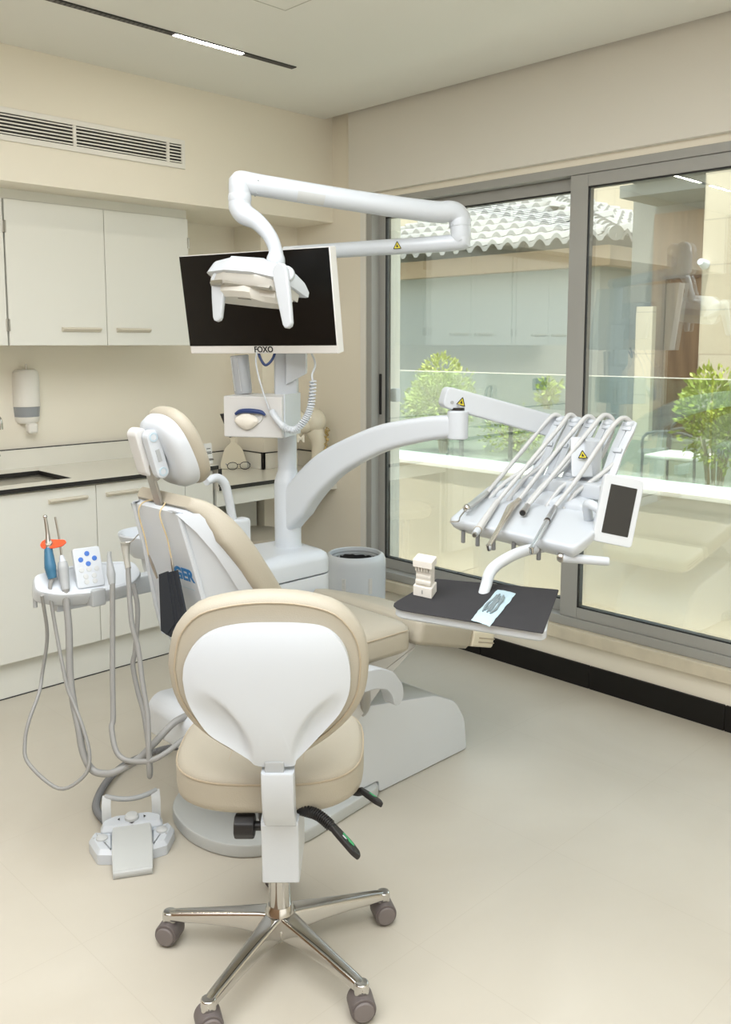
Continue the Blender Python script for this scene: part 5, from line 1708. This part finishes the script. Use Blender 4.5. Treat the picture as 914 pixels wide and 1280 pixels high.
for k in range(2):
    rot = Matrix.Translation(HC_) @ Matrix.Rotation(math.pi / 2 * k, 4, 'Z')
    # face towards -X in local terms: s along Y, t from eave to apex
    m = MB()
    pitch, rows_ = .25, 8
    ns = int(2 * HE_ / pitch)
    for r in range(rows_):
        t0, t1 = r / rows_, (r + 1) / rows_
        for i in range(ns):
            s0 = -HE_ + i * pitch
            smid = s0 + pitch / 2
            lim = HE_ * (1 - t0)
            if abs(smid) > lim:
                continue
            prof_ = []
            for j in range(9):
                q = j / 8
                prof_.append((s0 + q * pitch, .075 * max(0, math.sin(math.pi * min(1, q / .72))) if q < .72 else -.012))
            a_ = [rot @ V((-HE_ * (1 - t0), s, ZE + (ZA - ZE) * t0 + h_ + .050)) for s, h_ in prof_]
            a2 = [rot @ V((-HE_ * (1 - t0), s, ZE + (ZA - ZE) * t0 + h_ - .01)) for s, h_ in prof_]
            b2 = [rot @ V((-HE_ * (1 - t1) + .02, s, ZE + (ZA - ZE) * t1 + h_ * .9 - .005)) for s, h_ in prof_]
            m.loft([a2, a_, b2], closed=False, cap0=False, cap1=False)
    m.build('roof_tiles', 'roof_tile', hs_, 25)
for k in range(2, 4):
    rot = Matrix.Translation(HC_) @ Matrix.Rotation(math.pi / 2 * k, 4, 'Z')
    m = MB()
    m.loft([[rot @ V((-HE_, -HE_, ZE)), rot @ V((-HE_, HE_, ZE)), rot @ V((0, 0, ZA))], [rot @ V((-HE_, -HE_, ZE + .03)), rot @ V((-HE_, HE_, ZE + .03)), rot @ V((0, 0, ZA + .03))]])
    m.build('roof_tiles', 'roof_tile', hs_)
m = MB()
for k in range(4):
    rot = Matrix.Translation(HC_) @ Matrix.Rotation(math.pi / 2 * k, 4, 'Z')
    n_ = 22
    for i in range(n_):
        a_ = rot @ V((-HE_ * (1 - i / n_), -HE_ * (1 - i / n_), ZE + (ZA - ZE) * i / n_ + .05))
        b_ = rot @ V((-HE_ * (1 - (i + 1.1) / n_), -HE_ * (1 - (i + 1.1) / n_), ZE + (ZA - ZE) * (i + 1.1) / n_ + .03))
        m.cyl(a_, b_, .090, .072, 14)
m.build('ridge_tiles', 'roof_tile', hs_)

# stone building with a wood-clad entrance on the right
sb = thing('stone_building', 'beige stone building with a timber-clad entrance seen through the right pane', 'building', (9.4, 4.3, .4))
MB().box((8.9, 2.6, .4), (9.3, 4.155, 4.2)).build('pillar', 'stone_block', sb)
MB().box((9.02, 4.74, .4), (9.10, 4.935, 1.86)).build('low_pier', 'stone_block', sb)
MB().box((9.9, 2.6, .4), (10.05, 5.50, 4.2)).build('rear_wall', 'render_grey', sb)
en = MB().box((9.85, 4.1, .42), (9.899, 5.20, 2.96)).build('timber_cladding', 'wood', sb)
dm = MB()
dm.box((9.83, 4.20, .45), (9.85, 4.24, 2.20)).box((9.83, 5.02, .45), (9.85, 5.06, 2.20)).box((9.83, 4.20, 2.20), (9.85, 5.06, 2.24))
dm.build('door_frame', 'wood_dark', en)
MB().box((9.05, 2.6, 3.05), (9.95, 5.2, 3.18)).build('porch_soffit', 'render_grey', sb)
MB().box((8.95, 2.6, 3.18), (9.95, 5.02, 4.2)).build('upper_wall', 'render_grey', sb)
sl_ = MB().cyl((8.80, 4.13, 2.28), (8.90, 4.12, 2.25), .035, .05, 16, .006).build('spotlight', 'plastic', sb)
MB().cyl((8.86, 4.12, 2.26), (8.90, 4.12, 2.26), .018).build('spotlight_bracket', 'plastic', sl_)
fb = MB().box((18.5, 7.5, .4), (20.5, 24.0, 5.2)).build('pale_building', 'stone_block')
tag(fb, 'tall pale stone building far behind the tiled roof', 'building')


def bush(name, label, c, r, h, n, mt, seed, stems=True, leaf=.055):
    random.seed(seed)
    t = thing(name, label, 'shrub', c)
    c = V(c)
    m = MB()
    lobes = [(V((random.uniform(-.5, .5) * r, random.uniform(-.5, .5) * r, h * random.uniform(.42, .85))), r * random.uniform(.45, .75)) for _ in range(9)] + [(V((0, 0, h * .62)), r)]
    for i in range(n):
        lc_, lr = random.choice(lobes)
        d = V((random.gauss(0, 1), random.gauss(0, 1), random.gauss(0, 1))).normalized()
        p = c + lc_ + d * lr * random.uniform(.55, 1.0) ** .5
        ax = (d + V((random.uniform(-.6, .6), random.uniform(-.6, .6), random.uniform(-.2, .7)))).normalized()
        u_, v_, _ = basis(ax)
        an_ = random.uniform(0, 6.28)
        sd = u_ * math.cos(an_) + v_ * math.sin(an_)
        L_ = leaf * random.uniform(.7, 1.3)
        w_ = L_ * .24
        m.quad(p, p + ax * L_ * .5 + sd * w_, p + ax * L_ + sd.cross(ax) * L_ * .12, p + ax * L_ * .5 - sd * w_)
    m.build('foliage', mt, t, 60)
    if stems:
        m = MB()
        for i in range(9):
            a = 2 * math.pi * i / 9
            m.tube([c + V((.03 * math.cos(a), .03 * math.sin(a), -.005)), c + V((r * .25 * math.cos(a), r * .25 * math.sin(a), h * .35)), c + V((r * .6 * math.cos(a), r * .6 * math.sin(a), h * .72))], [.011, .008, .004], 6)
        m.build('stems', 'stem', t)
    return t


bush('leafy_shrub', 'bright yellow-green shrub with pale stems beyond the railing in the right pane', (5.35, 2.36, .40), .25, .92, 3200, 'leaf', 4, leaf=.042)
bush('round_shrub', 'rounded yellow-green shrub beyond the railing in the left pane', (6.6, 5.62, .40), .34, .92, 3600, 'leaf_light', 8, leaf=.045)
bush('low_shrub', 'small green shrub near the house wall, right part of the left pane', (9.0, 6.05, .40), .12, .75, 300, 'leaf', 15, leaf=.07)
bush('garden_hedge_plant', 'low dark green plant beside the garden table', (7.2, 5.2, .40), .30, .28, 900, 'leaf', 21, leaf=.04)
# garden table and chair
gt = thing('garden_table', 'thin dark garden table beyond the railing in the left pane', 'table', (6.2, 4.25, .4))
MB().box((5.8, 3.75, .868), (6.6, 4.85, .886), .004).build('table_top', 'alu_dark', gt)
for x in (5.85, 6.55):
    for y_ in (3.82, 4.78):
        MB().box((x - .015, y_ - .015, .401), (x + .015, y_ + .015, .867)).build('leg', 'alu_dark', gt)
gc_ = thing('garden_chair', 'dark metal garden chair beyond the railing beside the shrub', 'chair', (6.25, 3.0, .4))
o = V((6.25, 3.02, .4))
m = MB()
for dx in (-.2, .2):
    m.tube([o + V((dx, -.2, 0.001)), o + V((dx, -.2, .20)), o + V((dx, -.17, .40)), o + V((dx, .17, .40)), o + V((dx, .2, .22)), o + V((dx, .2, .001))], .011, 8, 4)
m.build('side_frame', 'alu_dark', gc_)
MB().box(o + V((-.2, -.19, .215)), o + V((.2, .19, .245)), .008).build('seat', 'coping', gc_)
MB().tube([o + V((.2, -.19, .24)), o + V((.25, -.17, .46)), o + V((.25, .17, .46)), o + V((.2, .19, .24))], .012, 8, 4).build('back_frame', 'alu_dark', gc_)
